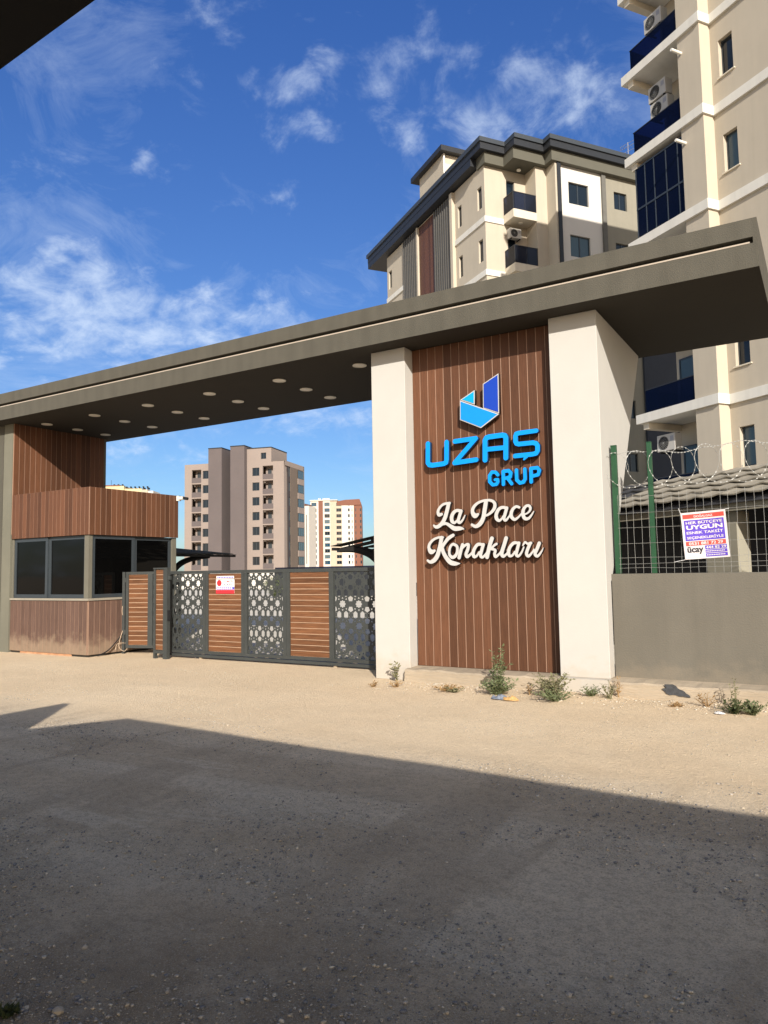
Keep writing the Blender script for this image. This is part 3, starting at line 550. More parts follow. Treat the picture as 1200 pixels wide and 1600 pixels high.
s2 = thing('lettering_sign', 'raised white script letters La Pace Konakları on the plank panel', 'sign', (-4.2, 9.9, 2.2))
for k in ('L', 'a', 'Pace', 'Konaklari', 'o', 'nakl'):
    me = curve_mesh('letter', outline(STROKES[k], .005), .07, [whitem, darkside]); link('letter', me, s2, loc=Vector((0, 9.935, 0)) - at(s2))
lg = thing('logo_emblem', 'blue folded ribbon emblem with white outline above the blue letters', 'logo', (-4.25, 9.9, 4.1))
def inset(poly, d):
    n = len(poly); c = np.mean(poly, 0); out = []
    for i in range(n):
        p0, p1, p2 = [np.array(poly[j % n]) for j in (i - 1, i, i + 1)]
        e1 = (p1 - p0) / np.linalg.norm(p1 - p0); e2 = (p2 - p1) / np.linalg.norm(p2 - p1)
        n1 = np.array([-e1[1], e1[0]]); n2 = np.array([-e2[1], e2[0]])
        if n1.dot(c - p1) < 0: n1 = -n1
        if n2.dot(c - p1) < 0: n2 = -n2
        b_ = n1 + n2; out.append(tuple(p1 + b_ * d / (1 + n1.dot(n2))))
    return out
for k, colr, nm in (('tall', (0.008, 0.045, 0.36), 'royal_blue_face'), ('small', (0.0, 0.30, 0.60), 'cyan_face'), ('base', (0.004, 0.22, 0.72), 'azure_face')):
    mm = mat(nm, colr, .4, .03, 6)
    a = link('logo_panel', curve_mesh('logo_panel', [LOGO[k]], .07, [whitem, darkside]), lg, loc=Vector((0, 9.935, 0)) - at(lg))
    link('coloured_face', curve_mesh('coloured_face', [inset(LOGO[k], .014)], .006, [mm]), a, loc=(0, -.0375, 0))

# ------------------------------------------------------------------ left end: grey column, clad side wall
lc = thing('end_pier', 'tall grey-green plaster pier closing the left end of the portal', 'pier', (-17.5, 9.79, 0))
shift(B(-22, -15.985, 9.79, 12.4, 0, ZS - .002), lc).build('main_panel', taupe, lc)
pierm = mat('grey_green_pier', (0.15, 0.145, 0.112), 0.9, 0.05, 2, bump=.3, bscale=60, stain=.12)
shift(B(-15.96, -15.64, 9.785, 12.3, 0, ZS - .002), lc).build('edge_strip', pierm, lc)
shift(B(-15.99, -15.955, 9.83, 10.2, 0, ZS - .002), lc).build('joint', black, lc)
uw = thing('clad_side_wall', 'upper brown plank-clad wall above the guard booth roof', 'wall', (-15.62, 11, 0))
planks(uw, Vector((-15.635, 9.80, 0)) - at(uw), (0, 1, 0), (1, 0, 0), 2.42, 2.6, ZS - .004, .137)

# ------------------------------------------------------------------ guard booth
gb = thing('guard_booth', 'brown plank-clad guard booth with dark corner windows', 'booth', (-14.3, 11, 0))
GX0, GX1, GY0, GY1 = -15.625, -12.965, 9.80, 12.20
O = at(gb)
def bb(*a): return shift(B(*a), gb)
bb(GX0, GX1 - .03, GY0 + .03, GY1, 2.52, 3.44).build('roof_box', shaded_taupe, gb)
planks(gb, Vector((GX0, GY0 + .02, 0)) - O, (1, 0, 0), (0, -1, 0), 2.655, 2.50, 3.485, .133)
planks(gb, Vector((GX1 - .02, GY0 + .01, 0)) - O, (0, 1, 0), (1, 0, 0), 2.42, 2.50, 3.485, .137)
bb(GX0, GX1 - .045, GY0 + .05, GY1, .0, 1.13).build('lower_core', shaded_taupe, gb)
planks(gb, Vector((GX0 - .02, GY0 + .04, 0)) - O, (1, 0, 0), (0, -1, 0), 2.63, .045, 1.14, .133, m_=wpc_dusty)
planks(gb, Vector((GX1 - .03, GY0 + .03, 0)) - O, (0, 1, 0), (1, 0, 0), 2.30, .045, 1.14, .137, m_=wpc_dusty)
bb(GX0 + .35, GX1 - .55, GY0 + .035, GY1 - .05, .0, .04).build('plinth', mat('orange_primer', (0.42, 0.22, 0.12), .9, .3, 5), gb)
bb(GX0 - .02, GX1 + .015, GY0 - .005, GY1, 1.146, 1.19).build('window_sill', mat('stone_sill', (.26, .235, .19), .8, .08, 4), gb)
postm = mat('booth_post', (0.13, 0.122, 0.095), .85, .06, 3, bump=.2)
bb(GX1 - .17, GX1 - .035, GY0 + .03, GY0 + .12, 1.192, 2.498).build('corner_post', postm, gb)
bb(GX1 - .15, GX1 - .035, GY1 - .12, GY1 + .0, 1.192, 2.498).build('rear_post', postm, gb)
bb(GX0, GX0 + .05, GY0 + .03, GY0 + .12, 1.192, 2.498).build('side_post', postm, gb)
bb(GX0 + .06, GX1 - .2, GY0 + .10, GY0 + .104, 1.2, 2.49)
def sash(o, ux, n, u0, u1, z0, z1, inn):
    window(gb, Vector(o) - O, ux, n, u0, u1, z0, z1, depth=inn, gm=dark_gl, mull=0, fw_=.075)
sash((0, GY0 + .05, 0), (1, 0, 0), (0, -1, 0), GX0 + .05, -14.385, 1.195, 2.495, .0); sash((0, GY0 + .05, 0), (1, 0, 0), (0, -1, 0), -14.385, GX1 - .17, 1.195, 2.495, .03)
sash((GX1 - .05, 0, 0), (0, 1, 0), (1, 0, 0), GY0 + .12, 11.02, 1.195, 2.495, .0); sash((GX1 - .05, 0, 0), (0, 1, 0), (1, 0, 0), 11.02, GY1 - .12, 1.195, 2.495, .03)
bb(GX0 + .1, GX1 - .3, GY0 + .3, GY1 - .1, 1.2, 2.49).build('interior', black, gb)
# security camera
sc_ = thing('security_camera', 'small white security camera on the rear corner of booth fascia', 'camera', (-12.95, 12.2, 3.42))
B(0, .05, -.05, .05, -.06, .06).build('bracket', pvc, sc_); MB().tube([(.05, 0, 0), (.16, .02, .0)], .045, 10).build('housing', pvc, sc_, smooth=False); MB().tube([(.15, .02, 0), (.27, .05, -.02)], .034, 10).build('lens_hood', black, sc_)
# cables
def cable(pts, r, m_, lab): tag(MB().tube([Vector(noise.random_vector()) * 0 + Vector(p) for p in smooth3(pts)], r, 6).build('cable', m_, smooth=True), lab, 'cable', 'cables beside the guard booth')
def smooth3(p, k=6):
    P = [Vector(p[0])] + [Vector(q) for q in p] + [Vector(p[-1])]; out = []
    for i in range(1, len(P) - 2):
        a, b2, c, d = P[i - 1:i + 3]
        for j in range(k): t = j / k; out.append(.5 * ((2 * b2) + (c - a) * t + (2 * a - 5 * b2 + 4 * c - d) * t * t + (3 * b2 - a - 3 * c + d) * t ** 3))
    out.append(Vector(p[-1])); return out
cable([(-12.90, 10.0, .02), (-12.9, 10.25, .1), (-12.9, 10.5, .3), (-12.9, 10.68, .5)], .014, black, 'thick black cable rising along the booth base to the gate leaf')
wire = mat('beige_wire', (.55, .42, .3), .6)
cable([(-12.9, 10.66, 1.13), (-12.9, 10.6, .9), (-12.9, 10.66, .6), (-12.88, 10.55, .35), (-12.86, 10.5, .15), (-12.8, 10.6, .06), (-12.83, 10.7, .2), (-12.9, 10.5, .22), (-12.88, 10.42, .1)], .005, wire, 'loose beige wires hanging down the side of the booth')

# ================================================================== GATES
def lattice_mesh(w, h):
    key = ('lat', round(w, 2), round(h, 2))
    if key in _wc: return _wc[key]
    W, H = w / max(1, round(w / .32)), h / max(1, round(h / .365)); holes = []
    kx, kz = W / 160, H / 200
    def poly(cx, cz, n, rx, rz, rot=0.0, inner=None):
        pts = []
        for i in range(n * (2 if inner else 1)):
            t = 2 * math.pi * i / (n * (2 if inner else 1)) + rot; r = inner if (inner and i % 2) else 1
            pts.append((cx + rx * kx * r * math.cos(t), cz + rz * kz * r * math.sin(t)))
        holes.append(pts)
    ni, nj = round(w / W), round(h / H)
    for i in range(-1, ni + 1):
        for j in range(-1, nj + 1):
            x, z = (i + .5) * W, (j + .5) * H
            poly(x, z, 8, 34, 38, 0, .74)
            X, Z = x + 80 * kx, z + 100 * kz
            poly(X, Z - 52 * kz, 5, 27, 28, math.pi / 2); poly(X, Z + 52 * kz, 5, 27, 28, -math.pi / 2)
            poly(X - 46 * kx, Z, 6, 24, 38, math.pi / 2); poly(X + 46 * kx, Z, 6, 24, 38, math.pi / 2)
            for sx in (-1, 1):
                for sz in (-1, 1):
                    poly(x + sx * 37 * kx, z + sz * 45 * kz, 3, 10, 12, sz * math.pi / 2)
                    poly(X + sx * 14 * kx, Z + sz * 18 * kz, 3, 5, 7, 0)
            poly(x, z + 55 * kz, 3, 11, 12, math.pi / 2); poly(x, z - 55 * kz, 3, 11, 12, -math.pi / 2)
    ok = []
    m = .006
    for hpts in holes:
        q = [(min(max(a, m), w - m), min(max(b2, m), h - m)) for a, b2 in hpts]
        xs = [a for a, _ in q]; zs = [b2 for _, b2 in q]
        if max(xs) - min(xs) > .012 and max(zs) - min(zs) > .012:
            r = []
            for p in q:
                if not r or (abs(p[0] - r[-1][0]) + abs(p[1] - r[-1][1])) > 1e-4: r.append(p)
            ok.append(r)
    me = curve_mesh('lattice_panel', [[(0, 0), (w, 0), (w, h), (0, h)]] + ok, .006, [anthr]); _wc[key] = me; return me
def boards(parent, x0, x1, z0, z1, y, m_=gatewood, pitch=.1):
    n = round((z1 - z0) / pitch); h = (z1 - z0) / n; key = ('bd', round(x1 - x0, 3), round(h, 4))
    if key not in _wc:
        _wc[key] = B(0, x1 - x0, -.012, .01, .005, h - .005).mesh('board', m_)
    for k in range(n): link('board', _wc[key], parent, loc=(x0, y, z0 + h * k))
    B(x0, x1, y - .006, y + .008, z0, z1).build('backing', gatelip, parent, fix=False)
sgt = thing('sliding_gate', 'long sliding gate of alternating star lattice and timber board panels', 'gate', (-8.7, 10.6, 0))
def gl(*a): l = at(sgt); return B(a[0] - l.x, a[1] - l.x, a[2], a[3], a[4], a[5])
mb = MB()
def gfr(x0, x1, z0, z1, y0=-.03, y1=.03): mb.box(x0 + 8.7, x1 + 8.7, y0, y1, z0, z1)
XE = -5.5
gfr(-11.45, XE, 1.655, 1.715); gfr(-11.45, XE, .10, .155); gfr(-11.45, XE, .035, .085, -.045, .045)
for a, b2 in ((-11.45, -11.39), (-10.53, -10.385), (-9.535, -9.39), (-8.535, -8.375), (-7.51, -7.41), (-6.40, -6.30), (XE - .001, XE + .06)): gfr(a, b2, .1551, 1.6549, -.028, .028)
for a, b2 in ((-10.46, -10.455), (-9.465, -9.46), (-8.457, -8.452)): gfr(a, b2, .156, 1.654, -.034, -.0285)
mb.build('frame', anthr, sgt)
for a, b2 in ((-11.388, -10.532), (-9.388, -8.537), (-7.408, -6.402)):
    link('lattice_panel', lattice_mesh(b2 - a, 1.495), sgt, loc=(a + 8.7, 0, .158))
for a, b2 in ((-10.383, -9.537), (-8.373, -7.512)): boards(sgt, a + 8.7, b2 + 8.7, .158, 1.652, 0)
for x in (-10.6, -7.4): B(x + 8.7 - .03, x + 8.7 + .03, -.02, .02, .0, .035).build('roller', concrete, sgt)
sgn = thing('gate_warning_sign', 'small red and white warning plate on the left timber gate panel', 'sign', (-9.94, 10.572, 1.44))
redm = mat('sign_red', (.62, .03, .04), .4, .05, 9); blum = mat('sign_blue', (.08, .07, .42), .4, .05, 9); wsign = mat('sign_white', (.78, .76, .74), .4, .03, 9); grm = mat('sign_grey', (.18, .17, .2), .5)
B(-.235, .235, 0, .004, -.17, .10).build('plate', wsign, sgn)
B(-.225, .225, 0, .004, .115, .165).build('top_plate', wsign, sgn)
B(-.235, .235, -.0015, 0, -.17, -.10).build('red_band', redm, sgn); B(-.22, .235, -.0015, 0, -.095, -.045).build('phone_strip', blum, sgn)
mb = MB(); mb.tube([(-.15, -.002, .03), (-.15, -.0005, .03)], .062, 16); mb.build('stop_disc', redm, sgn)
for s, w, h, x, z, m_ in (('OTOMATİK', .26, .045, -.055, .045, redm), ('KAPI', .20, .045, -.03, -.022, grm)):
    link('lettering', text_mesh(s, w, h, .0005, m_, .01), sgn, loc=(x, -.0015, z))
mb = MB(); [mb.box(-.2 + k * .05, -.165 + k * .05, -.0025, -.0016, -.085, -.055) for k in range(8)]; mb.build('printed_digits', wsign, sgn)
mb = MB(); [mb.box(-.2 + k * .042, -.17 + k * .042, -.002, -.0002, .128, .152) for k in range(10)]; mb.build('printed_line', blum, sgn)

gp = thing('gate_post', 'square steel gate post with narrow timber inset left of the sliding gate', 'post', (-11.37, 10.3, 0))
mb = MB(); mb.box(-.2, -.15, -.03, .03, .05, 1.76); mb.box(.08, .19, -.04, .04, 0, 1.76); mb.box(-.2, .19, -.045, .045, 1.7601, 1.79); mb.box(-.1499, .0799, -.03, .03, .10, .16); mb.box(-.2, -.14, -.03, .03, 0, .05); mb.build('post_frame', anthr, gp)
boards(gp, -.15, .08, .17, 1.75, 0)
B(.19, .25, -.02, .02, 1.55, 1.62).build('guide_bracket', anthr, gp); B(.19, .215, -.03, .03, .75, .95).build('lock_plate', black, gp)
pg = thing('pedestrian_gate', 'small open pedestrian gate leaf beside the guard booth', 'gate', (-12.86, 10.65, 0), rotz=math.atan2(.30, 1.0))
mb = MB()
for a, b2 in ((-.06, -.0), (.03, .09), (.55, .66), (1.25, 1.31)): mb.box(a, b2, -.025, .025, .12 if a > 0 else 0, 1.72)
mb.box(.0901, 1.2499, -.024, .024, 1.665, 1.72); mb.box(.0901, 1.2499, -.024, .024, .12, .18); mb.build('frame', anthr, pg)
boards(pg, .092, .548, .182, 1.66, 0); link('lattice_panel', lattice_mesh(.588, 1.48), pg, loc=(.661, 0, .183))
for z in (.4, 1.5): B(-.0, .03, -.035, -.01, z, z + .1).build('hinge', anthr, pg)

# ================================================================== FENCE, RAZOR WIRE, BANNER
fe = thing('wire_fence', 'green-posted welded wire mesh fence on top of the grey wall', 'fence', (0, 10.2, 0))
for x, w in ((-2.44, .075), (-1.975, .062), (.6, .06), (3.1, .06), (5.6, .06)):
    B(x - w / 2, x + w / 2, -.03, .03, 1.556, 3.30).build('post', greenp, fe, bevel=.004); B(x - w / 2 - .002, x + w / 2 + .002, -.032, .032, 3.3002, 3.31).build('post_cap', greenp, fe)
mb = MB(); x = -2.40
while x < 6.8:
    wob = random.uniform(-.006, .006); mb.tube([(x + wob, -.035, 1.56), (x + random.uniform(-.008, .008), -.035 + random.uniform(-.005, .005), 2.1), (x + wob, -.035, 2.62)], .0017, 4, caps=False); x += .097
for z in (1.63, 1.69, 1.77, 1.96, 2.17, 2.37, 2.58):
    pts = [(xx, -.037, z + random.uniform(-.006, .006)) for xx in np.arange(-2.42, 6.9, .35)]; mb.tube(pts, .0017, 4, caps=False)
mb.build('wire_mesh', steelw, fe, fix=False)
rz_ = MB(); pts = []
for i in range(0, 34 * 22):
    t = 2 * math.pi * i / 22; pts.append(Vector((-2.48 + .285 * t / (2 * math.pi) + .185 * math.cos(t), .0 + .20 * math.cos(t + .3), 2.95 + .245 * math.sin(t) + .012 * math.sin(t * .31))))
rz_.tube(pts, .0022, 4, caps=False)
for i in range(0, len(pts) - 1, 1):
    p = (pts[i] + pts[i + 1]) / 2; d = (pts[i + 1] - pts[i]).normalized(); rz_.bar(p - d * .010, p + d * .010, .002, .013)
pts2 = [Vector((x_, .0, 3.17 + .03 * math.sin(x_ * 5.1) + .012 * math.sin(x_ * 13))) for x_ in np.arange(-2.45, 6.6, .04)]
rz_.tube(pts2, .0025, 4, caps=False)
for i in range(0, len(pts2) - 1): rz_.bar(pts2[i] - Vector((.010, 0, 0)), pts2[i] + Vector((.010, 0, 0)), .003, .012)
tag(rz_.build('razor_wire', steelw, fix=False, loc=(0, 10.2, 0)), 'coiled razor wire strung above the mesh fence between green posts', 'razor wire')

bn = thing('advert_banner', 'purple and red printed advert banner tied to the wire fence', 'banner', (-1.33, 10.14, 2.045), rotz=0)
banm = mat('banner_vinyl', (.60, .56, .56), .45, .04, 8); purp = mat('banner_purple', (.10, .055, .42), .4, .08, 8); bred = mat('banner_red', (.48, .07, .055), .4, .08, 8); bblk = mat('banner_black_ink', (.03, .03, .035), .5)
bn.rotation_euler = (0, -R_(3.0), 0)
def wav(me, lift=0.0):
    for v in me.vertices: v.co.y += .012 * math.sin(v.co.x * 9 + 1) * (1 - .5 * v.co.z) + .006 * math.sin(v.co.z * 14)
    return me
def panel(x0, x1, z0, z1, d, m_, nm):
    mb = MB(); nx_, nz_ = 14, 14
    for i in range(nx_ + 1):
        for j in range(nz_ + 1): mb.v.append((x0 + (x1 - x0) * i / nx_, -d, z0 + (z1 - z0) * j / nz_))
    for i in range(nx_):
        for j in range(nz_): a = i * (nz_ + 1) + j; mb.f.append((a, a + nz_ + 1, a + nz_ + 2, a + 1)); mb.mi.append(0)
    me = mb.mesh(nm, m_, False); wav(me); return link(nm, me, bn)
panel(-.265, .265, -.305, .295, 0, banm, 'sheet'); panel(-.245, .245, .215, .27, .002, bred, 'red_strip'); panel(-.235, .235, -.07, .195, .002, purp, 'purple_field')
panel(-.235, .235, -.135, -.08, .002, bred, 'phone_strip'); panel(-.015, .24, -.19, -.142, .002, purp, 'lower_strip'); panel(-.015, .24, -.235, -.197, .002, purp, 'lower_strip'); panel(-.015, .24, -.285, -.243, .002, purp, 'lower_strip')
def btext(s, x, z, w, h, m_, off=.02):
    me = text_mesh(s, w, h, .0005, m_, off)
    for v in me.vertices: v.co.x += x; v.co.z += z; v.co.y -= .0035
    wav(me); link('lettering', me, bn)
btext('HER BÜTÇEYE', -.215, .135, .43, .05, banm); btext('UYGUN', -.215, .072, .43, .056, banm, .04); btext('ESNEK TAKSİT', -.215, .015, .43, .045, banm); btext('SEÇENEKLERİYLE', -.215, -.057, .43, .05, banm)
btext('DOĞALGAZ', -.11, .225, .22, .036, banm); btext('0531 881 72 29', -.20, -.127, .40, .038, banm); btext('444 82 29', -.005, -.184, .235, .034, banm)
btext('ücay', -.225, -.245, .19, .10, bblk, .03)
mb = MB(); [mb.box(-.005 + k * .02, .010 + k * .02, -.0035, -.0022, -.222, -.210) for k in range(11)]; [mb.box(-.005 + k * .02, .010 + k * .02, -.0035, -.0022, -.270, -.258) for k in range(11)]
[mb.box(-.22 + k * .024, -.204 + k * .024, -.0035, -.0022, -.285, -.265) for k in range(8)]
me = mb.mesh('small_print', [banm], False); wav(me); link('small_print', me, bn)
cable_m = mat('white_cord', (.7, .7, .7), .5)
for (a, b2) in (((-.265, 0, .295), (-.285, -.01, .36)), ((-.265, 0, -.305), (-.40, .0, -.325)), ((.265, 0, .295), (.31, 0, .30))): MB().tube([a, b2], .003, 5).build('tie_cord', cable_m, bn)

# ================================================================== RIGHT APARTMENT BLOCK
ROT = -R_(35.5)
def ac_unit(loc, rotz, label, group='air conditioner units on the balconies', w=.8, h=.56):
    t = thing('air_conditioner', label, 'air conditioner', loc, rotz, group)
    B(-w / 2, w / 2, -.16, .16, 0, h).build('casing', acw, t, bevel=.012)
    mb = MB(); mb.tube([(-.10, -.168, h / 2), (-.10, -.161, h / 2)], h * .40, 18); mb.build('fan_grille', black, t)
    mb = MB()
    for k in range(16): a = k * math.pi / 8; mb.bar((-.10 + .04 * math.cos(a), -.172, h / 2 + .04 * math.sin(a)), (-.10 + h * .39 * math.cos(a), -.172, h / 2 + h * .39 * math.sin(a)), .005, .004)
    for r_ in (.35, .62, .9):
        rr = h * .40 * r_; rp = [(-.10 + rr * math.cos(2 * math.pi * k / 18), -.174, h / 2 + rr * math.sin(2 * math.pi * k / 18)) for k in range(19)]; mb.tube(rp, .003, 4, caps=False)
    mb.tube([(-.10, -.176, h / 2), (-.10, -.169, h / 2)], .035, 8); mb.build('fan_guard', mat('fan_guard_grey', (.22, .22, .21), .5), t)
    B(w / 2 - .2, w / 2 - .06, -.166, -.161, h * .55, h * .85).build('badge', mat('badge_grey', (.3, .3, .32), .4), t)
    mb = MB(); mb.box(-w / 2 + .08, -w / 2 + .12, -.16, .30, -.05, -.002); mb.box(w / 2 - .12, w / 2 - .08, -.16, .30, -.05, -.002); mb.build('bracket', black, t)
    return t
def world_of(par, p): return Matrix.Translation(par.location) @ Matrix.Rotation(par.rotation_euler.z, 4, 'Z') @ Vector(p)
RB = thing('apartment_block', 'tall beige apartment block with blue glass balconies and pale floor bands', 'building', (-2.58, 24.10, 0), ROT)
RZ = [3.46, 6.53, 9.58, 12.65, 15.74, 18.79, 21.86, 24.93]; RH = 27.4
U1, N1 = (1, 0, 0), (0, -1, 0)
ST = 14.0
holes = []
for z in RZ[:-1]:
    for s0 in (.30, 3.4, 6.6, 9.4): holes.append((s0, s0 + (.52 if s0 < 1 else 1.4), z + 1.10, z + 2.32 if s0 < 1 else z + 2.4))
for s0 in (.30, 3.4, 6.6): holes.append((s0, s0 + (.52 if s0 < 1 else 1.4), 1.35, 2.6))
mb = MB(); wall(mb, (0, .45, 0), U1, N1, 0, ST, 0, RH, holes, .16)
mb.add([(ST, .45, 0), (ST, 15, 0), (ST, 15, RH), (ST, .45, RH)], [(0, 1, 2, 3)]); mb.add([(ST, 15, 0), (-3.05, 15, 0), (-3.05, 15, RH), (ST, 15, RH)], [(0, 1, 2, 3)])
mb.build('wall', beige, RB, fix=False)
for k, h in enumerate(holes): window(RB, (0, .45, 0), U1, N1, *h, depth=.13, mull=0 if h[0] < 1 else 1, gm=winglass if k % 3 else curtain, sill=bandm2 if h[0] < 1 else None)
# pier left of the windows and the body behind the balcony recess
mb = MB(); mb.box(-.9, 0, 0, 1.5, 0, RH); mb.build('pier', beige, RB)
mb = MB(); mb.add([(-3.05, 1.5, 0), (-.9, 1.5, 0), (-.9, 1.5, RH), (-3.05, 1.5, RH)], [(0, 1, 2, 3)]); mb.add([(-3.05, 1.5, 0), (-3.05, 15, 0), (-3.05, 15, RH), (-3.05, 1.5, RH)], [(0, 1, 2, 3)])
mb.build('recess_wall', beige, RB, fix=False)
B(-3.3, ST + .3, .2, 15.3, RH, RH + .3).build('roof', charc, RB)
for k, z in enumerate(RZ):
    mb = MB(); mb.box(-3.42, .07, -.09, 1.49, z, z + .31); mb.build('balcony_slab' , bandm, RB)
    mb = MB(); mb.box(.071, ST + .08, .37, .449, z, z + .30); mb.build('floor_band', bandm, RB)
    if k < len(RZ) - 1:
        mb = MB(); mb.box(-3.2, -2.95, .02, 1.49, z - .22, z - .002); mb.build('slab_beam', bandm2, RB)
        if z == 12.65:
            g = MB(); f = MB(); zt, z2 = z + .32, RZ[k + 1] - .24
            g.box(-3.05, -.905, .05, .06, zt, z2); g.box(-3.06, -3.05, .06, 1.48, zt, z2)
            for x in (-3.05, -2.62, -2.2, -1.66, -1.15, -.93): f.box(x - .018, x + .018, .035, .07, zt, z2)
            for y in (.5, 1.0): f.box(-3.075, -3.04, y - .02, y + .02, zt, z2)
            f.box(-3.07, -.905, .03, .075, zt + 1.05, zt + 1.11); f.box(-3.08, -3.035, .07, 1.48, zt + 1.05, zt + 1.11); f.box(-3.07, -.905, .03, .075, z2, z2 + .05)
            e = g.build('balcony_glazing', glaz, RB); f.build('glazing_bar', upvc, e)
        else:
            g = MB(); g.box(-3.05, -.905, .03, .042, z + .34, z + 1.10); g.box(-3.062, -3.05, .042, 1.48, z + .34, z + 1.10)
            e = g.build('balcony_railing', railglass, RB); f = MB(); f.box(-3.07, -.905, .02, .052, z + 1.1001, z + 1.13); f.box(-3.072, -3.04, .053, 1.48, z + 1.1001, z + 1.13); f.build('handrail', charc, e)
        window(RB, (0, 1.5, 0), U1, N1, -2.9, -2.1, z + .34, z + 2.3, depth=-.04, gm=curtain, mull=0, name='balcony_door')
        mb = MB(); mb.tube([(-1.5, .8, z - .002), (-1.5, .8, z - .06)], .11, 14); mb.build('ceiling_lamp', lampw, RB)
        if z in (15.74, 18.79):
            x0 = -.75; zz = z - .55 if z > 13 else z - .5
            MB().tube([(x0, .02, zz), (x0, -.42, zz + .02)], .05, 10).build('waste_pipe', pvc, RB)
for (p, lab) in (((-2.30, .55, 20.35), 'air conditioner on the uppermost visible balcony of the beige block'), ((-2.25, .55, 17.75), 'upper one of two stacked air conditioners on the blue glass balcony'),
                 ((-2.20, .56, 17.12), 'lower one of two stacked air conditioners on the blue glass balcony'), ((-2.55, .50, 5.50), 'air conditioner under the balcony just above the tiled shelter'),
                 ((-2.2, .55, 23.5), 'air conditioner on the balcony at the top edge of the view')):
    ac_unit(world_of(RB, p), ROT, lab)
gd = B(-3.9, -3.2, .95, 1.0, 0, 3.1)
mb = MB(); wall(mb, (0, 1.0, 0), U1, N1, -9, -3.06, 0, 3.3, [(-3.9, -3.2, .1, 3.15)], .1)
darkm = mat('dark_ground_floor_render', (.06, .062, .07), .9, .1, 2)
mb.build('ground_floor_wall', darkm, RB, fix=False); window(RB, (0, 1.0, 0), U1, N1, -3.9, -3.2, .1, 3.15, depth=.08, gm=curtain, mull=0, name='door', fw_=.04)
B(-9, -3.06, 1.0, 9, 3.3, 3.45).build('ground_floor_roof', charc, RB)

# ------------------------------------------------------------------ tiled shelter between the wall and the block
SH = thing('tiled_shelter', 'shelter with wavy grey-beige roof tiles behind the wire fence', 'shelter', (-2.58, 24.10, 0), ROT)
tilem = mat('grey_beige_roof_tile', (0.27, 0.245, 0.195), .8, .12, 6, rand=.10, bump=.3, bscale=40)
pw, nrow, TY0, TZ0, TY1, TZ1 = .46, 5, -8.62, 2.74, -6.85, 3.42
if True:
    mb = MB(); n = 10; d_ = (TY1 - TY0) / nrow; e_ = (TZ1 - TZ0) / nrow
    def wv(t): return .016 * (math.cos(2 * math.pi * t) * .8 + .25 * math.cos(4 * math.pi * t + .6))
    top0 = [(pw * i / n, 0, wv(i / n) + .026) for i in range(n + 1)]; top1 = [(pw * i / n, d_ + .03, wv(i / n) + e_ - .003) for i in range(n + 1)]; bot = [(pw * i / n, 0.004, wv(i / n) + .005) for i in range(n + 1)]
    mb.v = top0 + top1 + bot; m = n + 1
    for i in range(n): mb.f += [(i, i + 1, m + i + 1, m + i), (2 * m + i, 2 * m + i + 1, i + 1, i)]; mb.mi += [0, 0]
    tm = mb.mesh('roof_tile', tilem, False)
for r in range(nrow):
    for c in range(37):
        x = .2 + c * pw + r * .05; link('roof_tile', tm, SH, loc=(x, TY0 + d_ * r, TZ0 + e_ * r + random.uniform(-.002, .002)))
shel = mat('shelter_beam_paint', (.30, .28, .22), .85, .06, 2)
mb = MB(); mb.box(.4, 17, TY0 + .12, TY0 + .2, 2.50, 2.66); mb.build('eave_beam', shel, SH)
mb = MB(); mb.prism([(TY0 + .06, 2.68), (TY1, 3.36), (TY1, 3.30), (TY0 + .06, 2.62)], 'x', .3, 17.2); mb.build('roof_deck', darkm, SH)
for x in (2.0, 7.05, 12.5): B(x, x + .62, TY0 + .22, TY0 + .50, 0, 2.499).build('column', shel, SH)
mb = MB(); mb.box(1.7, 17, -6.9, -6.75, 0, 3.29); mb.build('rear_wall', darkm, SH)

# ================================================================== MIDDLE BLOCK WITH CHARCOAL ROOF
BB = thing('apartment_block', 'beige and white apartment block with stepped charcoal roof edge above the canopy', 'building', (-15.38, 37.12, 0), ROT)
BZ = [21.02 - 3.08 * k for k in range(6)]
holes = []
for z in BZ:
    for a, b2 in ((-3.05, -2.6), (-.78, -.30), (-13.3, -12.75)): holes.append((a, b2, z + .95, z + 2.25))
mb = MB(); wall(mb, (0, 0, 0), U1, N1, -13.57, 0, 0, 24.4, holes, .15)
ux2, n2 = (0, 1, 0), (1, 0, 0)
wall(mb, (0, 0, 0), ux2, n2, 0, 2.75, 0, 24.4, [(1.45, 2.0, z + .65, z + 2.7) for z in BZ], .12)
wall(mb, (1.0, 0, 0), ux2, n2, 2.75, 3.5, 0, 24.4, [], .1); mb.add([(0, 2.75, 0), (1, 2.75, 0), (1, 2.75, 24.4), (0, 2.75, 24.4)], [(0, 1, 2, 3)])
mb.add([(1, 3.5, 0), (1.65, 3.5, 0), (1.65, 3.5, 24.4), (1, 3.5, 24.4)], [(0, 1, 2, 3)])
h3 = [(7.75, 8.7, z + 1.4, z + 2.45) for z in BZ] + [(11.0, 12.2, z + 1.2, z + 2.45) for z in BZ]
mb.build('wall', beige, BB, fix=False); mb = MB()
wall(mb, (1.65, 0, 0), ux2, n2, 7.08, 14, 0, 24.4, h3, .15); mb.build('grey_beige_wall', mat('grey_beige_facade', (.255, .235, .185), .9, .04, 1.2, streak=.05), BB, fix=False); mb = MB()
mb.add([(-13.57, 0, 0), (-13.57, 14, 0), (-13.57, 14, 24.4), (-13.57, 0, 24.4)], [(0, 1, 2, 3)]); mb.add([(-13.57, 14, 0), (1.65, 14, 0), (1.65, 14, 24.4), (-13.57, 14, 24.4)], [(0, 1, 2, 3)])
mb.build('wall', beige, BB, fix=False)
h4 = [(4.5, 5.9, z + 1.13, z + 2.40) for z in BZ]
